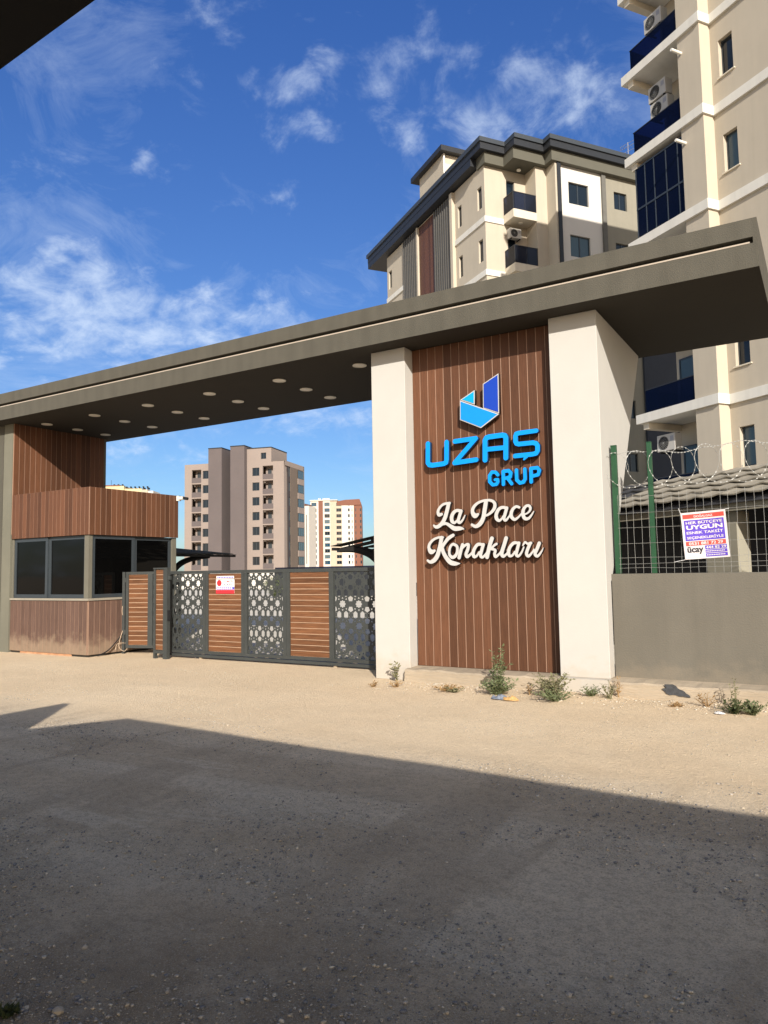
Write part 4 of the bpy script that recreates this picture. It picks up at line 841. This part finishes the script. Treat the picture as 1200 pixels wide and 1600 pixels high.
mb = MB(); wall(mb, (1.66, 0, 0), ux2, n2, 3.86, 6.80, 0, 24.4, h4, .15); mb.build('white_wall', whitew, BB, fix=False)
mb = MB(); mb.box(1.0, 1.80, 3.501, 3.859, 0, 24.39); mb.build('corner_pilaster', beige, BB); mb = MB(); mb.box(1.55, 1.86, 3.62, 3.858, 0, 24.38); mb.build('downpipe_cover', charc, BB)
mb = MB(); mb.box(1.5, 1.78, 6.802, 7.078, 0, 24.39); mb.build('grey_pilaster', mat('grey_pilaster', (.13, .125, .11), .85), BB)
for k, h in enumerate(holes): window(BB, (0, 0, 0), U1, N1, *h, depth=.11, mull=0)
for k, h in enumerate(h4): window(BB, (1.66, 0, 0), ux2, n2, *h, depth=.10, mull=1, gm=winglass if k != 1 else curtain)
for h in h3: window(BB, (1.65, 0, 0), ux2, n2, *h, depth=.10, mull=1)
for h in [(1.45, 2.0, z + .65, z + 2.7) for z in BZ]: window(BB, (0, 0, 0), ux2, n2, *h, depth=.10, mull=0, name='balcony_door')
B(1.66, 1.78, 9.35, 14.02, 0, 17.0).build('dark_lower_cladding', mat('navy_shade_tone', (.045, .05, .062), .9, .06, 1), BB)  # shade on the beige wall, put in as a dark navy sheet
for z in BZ:
    B(-3.6, .06, -.07, -.001, z, z + .33).build('floor_band', bandm, BB); B(.001, .06, -.0005, 1.19, z, z + .33).build('floor_band', bandm, BB); B(-13.57, -10.62, -.07, -.001, z, z + .33).build('floor_band', bandm, BB)
    mb = MB(); mb.prism([(.001, 1.2), (1.02, 1.2), (1.02, 2.749), (.001, 2.749)], 'z', z + .05, z + .52); mb.build('balcony_slab', bandm2, BB)
    g = MB(); g.box(.99, 1.0, 1.22, 2.74, z + .55, z + 1.5); g.box(.05, .99, 1.215, 1.225, z + .55, z + 1.5); e = g.build('balcony_railing', smoke, BB)
    f = MB(); f.box(.975, 1.015, 1.2, 2.74, z + 1.5001, z + 1.54); f.box(.05, .974, 1.2, 1.24, z + 1.5001, z + 1.54); [f.box(.98, 1.01, y - .015, y + .015, z + .52, z + 1.5) for y in (1.22, 1.98, 2.72)]; f.build('handrail', charc, e)
    mb = MB(); mb.tube([(.5, 2.0, z + .049), (.5, 2.0, z - .0)], .12, 12); mb.build('ceiling_lamp', lampw, BB)
MB().tube([(.5, 2.0, 24.19), (.5, 2.0, 24.13)], .12, 12).build('ceiling_lamp', lampw, BB)
ac_unit(world_of(BB, (.22, 1.75, 20.2)), ROT + math.pi / 2, 'air conditioner above the dark balcony of the stepped-roof block', w=.75)
for a, b2 in ((-10.55, -8.45), (-5.95, -3.75)):
    n = 8; w = (b2 - a) / n
    key = B(0, w * .52, -.14, -.001, 0, 24.3).mesh('cladding_rib', slatm)
    for k in range(n): link('cladding_rib', key, BB, loc=(a + w * k, 0, 0))
    B(a, b2, -.012, -.001, 0, 24.3).build('rib_backing', darkm, BB)
pk = (8.20 - 6.08) / 8
key = B(.006, pk - .006, -.045, -.012, 0, 24.3).mesh('plank', wpc)
for k in range(8): link('plank', key, BB, loc=(-8.20 + pk * k, 0, 0))
B(-8.40, -6.0, -.011, -.001, 0, 24.3).build('plank_backing', lip, BB)
B(-3.70, -3.40, -.22, -.001, 0, 24.35).build('pilaster', beige, BB); B(-8.44, -8.24, -.16, -.001, 0, 24.35).build('pilaster', beige, BB)
def outl(o, left=-16.0):
    return [(left, -o), (o, -o), (o, 1.2 - o * .3), (1.0 + o, 1.2 - o * .3), (1.0 + o, 3.5 - o), (1.65 + o, 3.5 - o), (1.65 + o, 14 + o), (left, 14 + o)]
MB().prism([(-.6, -.12), (.30, -.12)] + outl(.30)[2:7] + [(-.6, 14.3)], 'z', 24.30, 24.93).build('eave_fascia', mat('olive_eave_paint', (.105, .10, .078), .85, .05, 2), BB)
MB().prism(outl(.52), 'z', 24.9301, 25.32).build('roof_edge', charc, BB)
MB().prism(outl(.60, -16.1), 'z', 25.3201, 25.58).build('roof_cap', mat('slate_roof_cap', (.035, .042, .050), .5, .06, 2, spec=.5), BB)
MB().prism([(-16.0, -.50), (-.61, -.50), (-.61, .3), (-13.0, .3), (-13.0, 10), (-16.0, 10)], 'z', 24.48, 24.929).build('gable_soffit', charc, BB)
mb = MB(); mb.box(-10.2, -6.75, 1.1, 5, 25.58, 28.9); mb.build('penthouse', beige, BB); B(-10.9, -6.3, .75, 5.5, 28.9, 29.25).build('penthouse_roof', charc, BB)
B(-6.749, -6.74, 1.2, 4, 26.0, 28.3).build('penthouse_panel', bandm2, BB); MB().tube([(-6.68, 1.15, 25.6), (-6.68, 1.15, 28.9)], .06, 8).build('rain_pipe', pvc, BB)
an = MB(); an.tube([(0, 0, 0), (0, 0, 1.5)], .02, 5)
for z in (.9, 1.2, 1.4): an.tube([(-.5, .1 * z, z), (.5, -.1 * z, z + .1)], .014, 4)
for k in range(6): an.tube([(-.4 + k * .16, -.2, 1.2), (-.4 + k * .16, .2, 1.22)], .01, 4)
tag(an.build('roof_antenna', steelw, loc=world_of(BB, (1.2, 9.4, 25.58))), 'thin metal aerial on the roof edge behind the blue balcony', 'antenna')

# ================================================================== DISTANT TOWERS
pink = mat('pinkish_beige_render', (.245, .203, .180), .9, .04, .3); mauve = mat('mauve_grey_render', (.108, .091, .090), .9, .05, .3); brn = mat('brown_beige_render', (.135, .108, .088), .9, .05, .3)
TW = thing('tower_block', 'tall pinkish grey tower block seen above the sliding gate', 'building', (-94.46, 117.64, 0), R_(15.05))
TZ = [21.25 - 3.07 * k for k in range(7)]
wh = [(-7.1, -5.5, z + .45, z + 2.15) for z in TZ] + [(-5.15, -3.95, 25.15, 26.45)]; bh = [(-4.75, -2.4, z + .0, z + 2.45) for z in TZ]
mb = MB(); wall(mb, (0, 0, 0), U1, N1, -8.3, -2.8, 24.6, 27.4, [wh[-1]], .3)
wall(mb, (0, 0, 0), U1, N1, -8.3, 0, 0, 24.6, wh[:-1], .3)
mb = MB()
wall(mb, (0, 0, 0), U1, N1, -8.3, -2.8, 24.6, 27.4, [wh[-1]], .3); wall(mb, (0, 0, 0), U1, N1, -8.3, 0, 0, 24.6, wh[:-1] + bh, .35)
for h in bh: mb.box(h[0], h[1], 1.6, 1.7, h[2], h[3]); mb.box(h[0], h[1], .36, 1.6, h[3] - .1, h[3] - .02)
mb.add([(-2.8, 0, 24.6), (-2.8, 8, 24.6), (-2.8, 8, 27.4), (-2.8, 0, 27.4)], [(0, 1, 2, 3)])
wl = [(-18.6, -17.2, z + .45, z + 2.15) for z in TZ]; bl = [(-21.2, -18.95, z, z + 2.45) for z in TZ]
wall(mb, (0, 0, 0), U1, N1, -22.9, -16.6, 0, 24.9, wl + bl, .35)
for h in bl: mb.box(h[0], h[1], 1.6, 1.7, h[2], h[3]); mb.box(h[0], h[1], .36, 1.6, h[3] - .1, h[3] - .02)
mb.add([(-22.9, 0, 0), (-22.9, 12, 0), (-22.9, 12, 24.9), (-22.9, 0, 24.9)], [(0, 1, 2, 3)])
mb.add([(0, 0, 0), (0, 1.4, 0), (0, 1.4, 24.6), (0, 0, 24.6)], [(0, 1, 2, 3)])
sh_ = [(2.3, 3.0, z + .3, z + 2.2) for z in TZ] + [(5.6, 6.4, z + .3, z + 2.2) for z in TZ]
wall(mb, (.2, 0, 0), (0, 1, 0), (1, 0, 0), 9.9, 10.5, 0, 24.6, [], .1); wall(mb, (.2, 0, 0), (0, 1, 0), (1, 0, 0), 0, 10.5, 23.6, 24.61, [], .1)
mb.add([(-8.3, 8, 24.6), (-2.8, 8, 24.6), (-2.8, 8, 27.4), (-8.3, 8, 27.4)], [(0, 1, 2, 3)])
mb.build('wall', pink, TW, fix=False)
mb = MB(); wall(mb, (.1, 0, 0), (0, 1, 0), (1, 0, 0), 1.4, 9.9, 0, 23.6, sh_, .2); mb.build('side_cladding', mat('dark_mauve_cladding', (.050, .044, .047), .9, .05, .3), TW, fix=False)
for z in TZ:
    b3 = MB(); b3.box(.05, .35, 6.7, 9.8, z - .9, z + .35); b3.build('bay_panel', pink, TW); window(TW, (.35, 0, 0), (0, 1, 0), (1, 0, 0), 6.7, 9.8, z + .36, z + 2.15, depth=0, gm=curtain, mull=2, fw_=.1)
for h in sh_: window(TW, (.1, 0, 0), (0, 1, 0), (1, 0, 0), *h, depth=.12, mull=0, gm=curtain, fw_=.08)
for h in wh + wl: window(TW, (0, 0, 0), U1, N1, *h, depth=.2, mull=1, fw_=.09)
for h in bh + bl: B(h[0], h[1], -.03, .08, h[2] - .35, h[2] + .72).build('balcony_parapet', mauve, TW); B(h[0] + .5, h[0] + 1.3, 1.5, 1.59, h[2], h[2] + 2.1).build('balcony_door', upvc, TW)
B(-11.5, -8.3, -1.2, 10, 0, 27.9).build('stair_shaft', mauve, TW); B(-16.6, -13.5, -1.2, 10, 0, 27.75).build('stair_shaft', mauve, TW)
B(-13.499, -11.501, 3.5, 10, 0, 27.3).build('shaft_link', brn, TW)
mb = MB(); mb.box(-8.32, -2.75, -.06, 8, 27.401, 27.6); mb.box(-11.55, -8.25, -1.25, 10, 27.901, 28.1); mb.box(-16.65, -13.45, -1.25, 10, 27.751, 27.95); mb.build('parapet_cap', charc, TW)
mb = MB(); mb.box(-2.79, .15, 0, 10.4, 24.5, 24.6); mb.box(-22.9, -16.6, .05, 12, 24.8, 24.9); mb.box(-8.3, .19, 3, 10.4, 0, 24.4); mb.box(-22.8, -16.7, 3, 12, 0, 24.6); mb.build('core', brn, TW)
TW.location.z = 0

crm = mat('cream_tower_render', (.50, .47, .42), .9, .04, .2); stn = mat('stone_tower_render', (.40, .34, .26), .9, .05, .4); rust = mat('rust_brown_cladding', (.17, .075, .05), .85, .06, .3); wht = mat('white_tower_render', (.52, .50, .45), .9)
teal = glass('teal_window_glass', (.01, .05, .09), .05)
FT = thing('tower_block', 'cream tower block with rust brown stripe standing far behind the carport', 'building', (-227.4, 304.7, 0), R_(31.05))
FZ = [35.0 - 3.0 * k for k in range(11)]
def col_holes(a, b2, lo=.55, hi=2.15): return [(a, b2, z + lo, z + hi) for z in FZ]
hA = col_holes(.5, 3.1, .45, 2.3) + col_holes(7.2, 9.9, .45, 2.3); hS = col_holes(13.3, 15.9, .5, 2.2); hW = col_holes(19.3, 20.2) + col_holes(21.2, 21.6); hR = col_holes(23.0, 23.5) + col_holes(25.4, 26.2)
mb = MB(); wall(mb, (0, 0, 0), U1, N1, 0, 10.2, 0, 38.3, hA, .6); mb.build('wall', crm, FT, fix=False)
mb = MB(); wall(mb, (0, .2, 0), U1, N1, 10.2, 16.1, 0, 38.0, hS, .4); mb.build('wall', stn, FT, fix=False)
mb = MB(); wall(mb, (0, .4, 0), U1, N1, 16.1, 22.3, 0, 35.8, hW, .4); mb.add([(0, 0, 0), (0, 12, 0), (0, 12, 38), (0, 0, 38)], [(0, 1, 2, 3)]); mb.build('wall', wht, FT, fix=False)
mb = MB(); wall(mb, (0, .6, 0), U1, N1, 22.3, 26.4, 0, 36.2, hR, .3); mb.add([(26.4, .6, 0), (26.4, 14, 0), (26.4, 14, 35.8), (26.4, .6, 35.8)], [(0, 1, 2, 3)]); mb.build('wall', rust, FT, fix=False)
for k, h in enumerate(hA): window(FT, (0, 0, 0), U1, N1, *h, depth=.3, mull=1, gm=[teal, winglass, curtain][(k * 7) % 3], fw_=.16)
for h in hS: window(FT, (0, .2, 0), U1, N1, *h, depth=.2, mull=1, fw_=.16)
for h in hW + hR: window(FT, (0, .4 if h[0] < 22 else .6, 0), U1, N1, *h, depth=.1, mull=0, fw_=.12)
B(4.2, 6.4, -.4, -.002, 0, 38.1).build('brown_stripe', rust, FT)
MB().prism([(13.6, 35.801), (13.6, 37.9), (18, 38.6), (25.4, 38.9), (26.4, 35.9), (22.3, 35.8)], 'y', .1, 8).build('attic', rust, FT)
B(-.3, 14, -.6, 10, 38.301, 38.7).build('roof_slab', wht, FT); B(.2, 26.2, 2, 12, 0, 35.7).build('core', stn, FT)
mb = MB(); [mb.box(4 + k * .75, 4.5 + k * .75, .5, .7, 38.7, 39.6) for k in (0, 1, 3, 4, 5, 6, 7)]; mb.build('roof_sign_letter', wht, FT)
SL = thing('tower_block', 'slim rust and cream tower slice just right of the pink tower', 'building', (-181.9, 239.5, 0), R_(15.05))
B(-4, 0, 0, 8, 0, 29.6).build('brown_wall', rust, SL); B(.001, 1.9, .3, 8, 0, 28.6).build('cream_wall', crm, SL); B(.7, .95, .2, .299, 5, 25).build('dark_stripe', charc, SL)
SL2 = thing('apartment_block', 'low pale block with stacked balconies in the gap between the far towers', 'building', (-229.5, 302.0, 0), R_(31.05))
B(-3, 1.6, 0, 8, 0, 20.5).build('wall', crm, SL2)
for k in range(6): B(-2.6, 1.3, -.5, -.001, 1.6 + 3 * k, 2.5 + 3 * k).build('balcony', stn, SL2); B(-2, .8, -.06, -.002, 2.7 + 3 * k, 4.1 + 3 * k).build('window', winglass, SL2)
YB = thing('apartment_block', 'yellowish block whose cluttered roof edge shows above the guard booth', 'building', (-251.5, 196.5, 0), R_(31.05))
yel = mat('yellow_cream_render', (.52, .43, .26), .9)
B(0, 8.5, 0, 10, 0, 38.0).build('wall', yel, YB); B(8.501, 15.5, .8, 10, 0, 36.9).build('wall', yel, YB); B(15.501, 18, .4, 10, 0, 36.4).build('wall', stn, YB); B(18.001, 20.2, .9, 10, 0, 35.9).build('wall', crm, YB)
B(-.2, 7, -.3, 9, 38.0, 38.35).build('roof_edge', rust, YB)
for k in range(9):
    x = 4 + k * 1.7; zt = 37.9 if x < 8.5 else 36.9; mb = MB(); mb.tube([(x, 1.8, zt), (x + .9, 1.8, zt)], .38, 8); mb.bar((x + .45, 1.3, zt - .2), (x + .2, .9, zt + .9), 1.0, .05); mb.build('water_heater', charc, YB)
MB().tube([(3, 1, 38), (3, 1, 40.6)], .07, 5).build('aerial', charc, YB)

# ================================================================== YARD BEHIND THE GATE
roofsheet = mat('carport_sheet', (.075, .072, .06), .9, .1, 2, spec=.05); cpst = mat('carport_steel', (.025, .024, .023), .85, .1, 2, spec=.1)
def carport(x0, z0, y0, y1, sx, slope, label):
    t = thing('carport', label, 'carport', (x0, y0, 0), group='cantilever carports in the yard')
    Lr = 5.0; mb = MB(); zr = lambda u: z0 + slope * u
    for j in range(12):
        a = (y1 - y0) * j / 12; b2 = (y1 - y0) * (j + 1) / 12
        for aa, bb_, dz in ((a, a + (b2 - a) * .6, .03), (a + (b2 - a) * .6, b2, 0)):
            q = [(0, aa, zr(0) + dz), (sx * Lr, aa, zr(Lr) + dz), (sx * Lr, bb_, zr(Lr) + dz), (0, bb_, zr(0) + dz)]
            mb.add(q + [(x, y, z + .012) for x, y, z in q], [(0, 1, 2, 3), (7, 6, 5, 4), (0, 4, 5, 1), (1, 5, 6, 2), (2, 6, 7, 3), (3, 7, 4, 0)])
    mb.build('roof_sheet', roofsheet, t)
    for u in (.05, 1.0, 2.0, 3.0, 4.0, 4.95): MB().bar((sx * u, 0, zr(u) - .035), (sx * u, y1 - y0, zr(u) - .035), .05, .06).build('purlin', cpst, t)
    yy = .15
    while yy < y1 - y0:
        arm = MB(); ka = 1.45 if sx < 0 else 1.0; pts = [(sx * .12 * ka, yy, zr(.12) - .07), (sx * .55 * ka, yy, zr(.55) - .14), (sx * .95 * ka, yy, zr(.95) - .34), (sx * 1.22 * ka, yy, zr(1.2) - .72), (sx * 1.36 * ka, yy, zr(1.3) - 1.3), (sx * 1.42 * ka, yy, 0)]
        sp = smooth3(pts); arm.tube(sp, [.04 + .06 * min(1, i / 12) for i in range(len(sp))], 6); arm.build('curved_arm', cpst, t); yy += 2.7
    return t
carport(-15.25, 2.20, 12.9, 16.7, -1, .10, 'left dark cantilever carport beside the guard booth')
carport(-8.75, 2.14, 12.4, 20.0, 1, .16, 'right dark cantilever carport beside the slim white pillar')
pf = thing('panel_fence', 'low dark panel fence across the yard behind the sliding gate', 'fence', (-29, 41.5, 0))
for k in range(7): B(-5.2 + k * 2.0, -3.25 + k * 2.0, 0, .04, .02, 1.80).build('panel', charc, pf); B(-5.25 + k * 2.0, -5.2 + k * 2.0, -.02, .06, 0, 1.90).build('post', anthr, pf)
gl2 = MB(); gl2.box(-5.2, 8.7, .01, .02, 1.80, 2.02); gl2.build('glass_screen', smoke, pf)
ww = thing('yard_wall', 'low white wall running behind the carports', 'wall', (-45, 62, 0)); B(-30, 20, 0, .25, 0, 1.75).build('wall_panel', whitew, ww)
# ================================================================== PLANTS AND LITTER
def leafmat(n, c, c2): return mat(n, c, .6, .2, 8, col2=c2, spec=.2)
gA = leafmat('weed_green', (.085, .105, .045), (.165, .185, .095)); gB = leafmat('olive_weed', (.12, .12, .06), (.22, .205, .115)); gC = leafmat('dry_weed', (.22, .13, .06), (.36, .24, .11)); gD = leafmat('dark_weed', (.035, .05, .02), (.08, .09, .035))
def weed(x, y, h, spread, n, m_, label, ls=.02, leaf_n=9, name='weed', cat='weed', up=.6):
    t = thing(name, label, cat, (x, y, gz(x, y)), random.uniform(0, 6), 'weeds along the footing')
    st = MB(); lf = MB()
    for k in range(n):
        a = random.uniform(0, 6.28); r = spread * random.random() ** .6; hh = h * random.uniform(.45, 1.0) * (1 - .5 * r / spread * (1 - up))
        p0 = Vector((random.gauss(0, spread * .08), random.gauss(0, spread * .08), -.01)); p2 = Vector((r * math.cos(a), r * math.sin(a), hh)); p1 = (p0 + p2) / 2 + Vector((random.gauss(0, .02), random.gauss(0, .02), hh * .22))
        pts = [p0 * (1 - t_) ** 2 + p1 * 2 * t_ * (1 - t_) + p2 * t_ * t_ for t_ in (0, .25, .5, .75, 1)]
        st.tube(pts, [.004, .0035, .003, .0022, .0012], 4, caps=False)
        for j in range(leaf_n):
            t_ = .15 + .85 * (j + random.random()) / leaf_n; t_ = min(t_, .99); q = p0 * (1 - t_) ** 2 + p1 * 2 * t_ * (1 - t_) + p2 * t_ * t_
            b_ = random.uniform(0, 6.28); el = random.uniform(-.3, .8); d = Vector((math.cos(b_) * math.cos(el), math.sin(b_) * math.cos(el), math.sin(el)))
            L_ = ls * random.uniform(.6, 1.5); w = d.cross(Vector((random.gauss(0, .3), random.gauss(0, .3), 1))).normalized() * L_ * .26; up_ = d.cross(w).normalized() * L_ * .12
            lf.add([q, q + d * L_ * .5 + w, q + d * L_ - up_, q + d * L_ * .5 - w, q + d * L_ * .5 + up_], [(0, 1, 4), (1, 2, 4), (2, 3, 4), (3, 0, 4)])
    st.build('stem', m_, t, fix=False); o = lf.build('leaves', m_, t, fix=False); o['kind'] = 'stuff'
    return t
weed(-3.86, 9.32, .62, .15, 13, gA, 'tall leafy green weed against the footing of the sign panel', .055, 15, up=1)
weed(-3.80, 9.10, .24, .30, 40, gA, 'bushy green weed base beside the orange litter', .045, 12)
weed(-3.10, 9.22, .36, .34, 34, gB, 'wide wispy olive weed at the foot of the dark panel gap', .045, 11)
weed(-2.98, 9.02, .17, .32, 34, gA, 'low leafy weed patch in front of the broad white pillar', .035, 10)
weed(-5.60, 9.60, .32, .07, 5, gB, 'single thin weed stalk at the slim white pillar foot', .065, 7, up=1)
weed(-5.66, 9.05, .09, .12, 10, gC, 'tiny dry weed left of the slim white pillar foot', .03, 7)
weed(-5.35, 9.15, .10, .12, 12, gC, 'small dry sprig in the rubble below the slim pillar', .03, 7)
weed(-4.55, 9.15, .09, .26, 26, gC, 'low yellowing weed mat left of the tall green weed', .032, 9)
weed(-4.40, 9.1, .08, .16, 16, gB, 'small green mat in the rubble below the sign panel', .028, 8)
weed(-2.66, 9.42, .15, .18, 18, gA, 'creeping green weed along the white painted plinth', .032, 9)
weed(-2.42, 9.38, .26, .15, 14, gB, 'thin grey-green weed at the right corner of white plinth', .028, 9)
weed(-2.36, 9.56, .28, .06, 5, gC, 'reddish dry stalk standing at the start of the grey wall', .034, 8, up=1)
weed(-1.30, 9.35, .18, .14, 10, gC, 'dry brown twiggy weed right of the tar patch', .03, 8)
weed(-.98, 9.08, .20, .20, 30, gD, 'dark green bushy weed near the right edge', .034, 10)
weed(-.80, 9.12, .18, .20, 30, gA, 'green bushy weed at the very right edge of the footing', .034, 10)
weed(-1.02, 9.45, .34, .06, 5, gB, 'thin upright weed against the right footing', .034, 8, up=1)
weed(-1.62, 9.2, .06, .12, 18, gC, 'flat brown dead clump below the tar patch', .025, 8)
weed(-3.42, 9.28, .14, .06, 6, gC, 'short brown sprig between the two bushy weeds', .03, 7, up=1)
weed(-2.76, 1.76, .03, .04, 12, gD, 'dark little grass tuft at the bottom left corner', .03, 8)
for (px_, lab) in (((-31.5, 33.5), 'round green shrub far left behind the gate lattice'), ((-31.0, 37.5), 'green shrub in the middle of the yard behind the gate'), ((-33.5, 35.0), 'green shrub at the right behind the gate lattice')):
    t = thing('garden_shrub', lab, 'shrub', (px_[0], px_[1], 0), group='shrubs in the yard')
    lf = MB(); st = MB()
    for k in range(8): a = k * .8; st.tube([(0, 0, 0), (.25 * math.cos(a), .25 * math.sin(a), .5), (.5 * math.cos(a), .5 * math.sin(a), 1.1)], [.03, .02, .01], 4)
    for k in range(1500):
        v = Vector((random.gauss(0, 1), random.gauss(0, 1), random.gauss(0, 1))).normalized() * (.55 + .5 * random.random()); r = 1 + .2 * hn(v.x * 2, v.y * 2, 1.5)
        q = Vector((v.x * .8 * r, v.y * .8 * r, .85 + v.z * .62 * r)); d = Vector((random.gauss(0, 1), random.gauss(0, 1), random.gauss(0, 1))).normalized() * .07; w = d.cross(Vector((random.random(), random.random(), 1))).normalized() * .03
        lf.add([q, q + d * .5 + w, q + d, q + d * .5 - w], [(0, 1, 2, 3)])
    st.build('branch', gD, t, fix=False); o = lf.build('leaves', gA, t, fix=False); o['kind'] = 'stuff'
def rag(x, y, s, m_, label, asp=1.7):
    mb = MB(); n = 12
    for i in range(n + 1):
        for j in range(n + 1):
            u, v = i / n - .5, j / n - .5; k = 1 - .5 * abs(2 * v) ** 2
            mb.v.append((u * s * asp * k, v * s, gz(x, y) + .012 + s * .55 * (hn(u, v, 5.1, x) + .5) * (1 - 2 * abs(u)) ** .5 * (1 - 2 * abs(v)) ** .5))
    for i in range(n):
        for j in range(n): a = i * (n + 1) + j; mb.f.append((a, a + n + 1, a + n + 2, a + 1)); mb.mi.append(0)
    tag(mb.build('litter', m_, smooth=True, fix=False, loc=(x, y, 0)), label, 'litter', 'litter by the footing')
rag(-3.66, 8.86, .14, mat('grey_blue_rag', (.16, .18, .22), .8, .2, 20), 'crumpled grey-blue rag lying by the bushy weed')
rag(-3.50, 8.82, .11, mat('orange_plastic', (.50, .30, .12), .5, .2, 20), 'crumpled orange plastic scrap beside the grey-blue rag', 2.0)
rag(-1.12, 8.98, .07, mat('white_scrap', (.62, .60, .58), .6, .1, 20), 'small pale scrap near the right edge weeds')

# ================================================================== PHOTOGRAPHER'S OWN SHELTER (shades the foreground)
sh = thing('roadside_shelter', 'dark flat-roofed shelter overhead whose edge crosses the top left corner', 'shelter', (0, -2, 0))
dkm = mat('dark_shelter_paint', (.010, .010, .011), .85, .05, 2)
poly = [(-3.18, 1.055), (9.5, .40), (9.5, -4.6), (-5.2, -4.6), (-4.35, -.95)]
MB().prism([(x, y + 2) for x, y in poly], 'z', 2.872, 2.90).build('roof_slab', dkm, sh)
lw = MB(); lw.box(-4.24, -4.12, -7.0 + 2, .68 + 2, 0, 3.32); lw.build('side_wall', mat('shelter_side_wall', (.60, .56, .48), .9, .06, 2), sh)
for x, y in ((8.8, .1), (3.5, .35), (3.5, -4.2), (8.8, -4.4)): B(x - .06, x + .06, y + 1.94, y + 2.06, 0, 2.871).build('steel_post', anthr, sh)
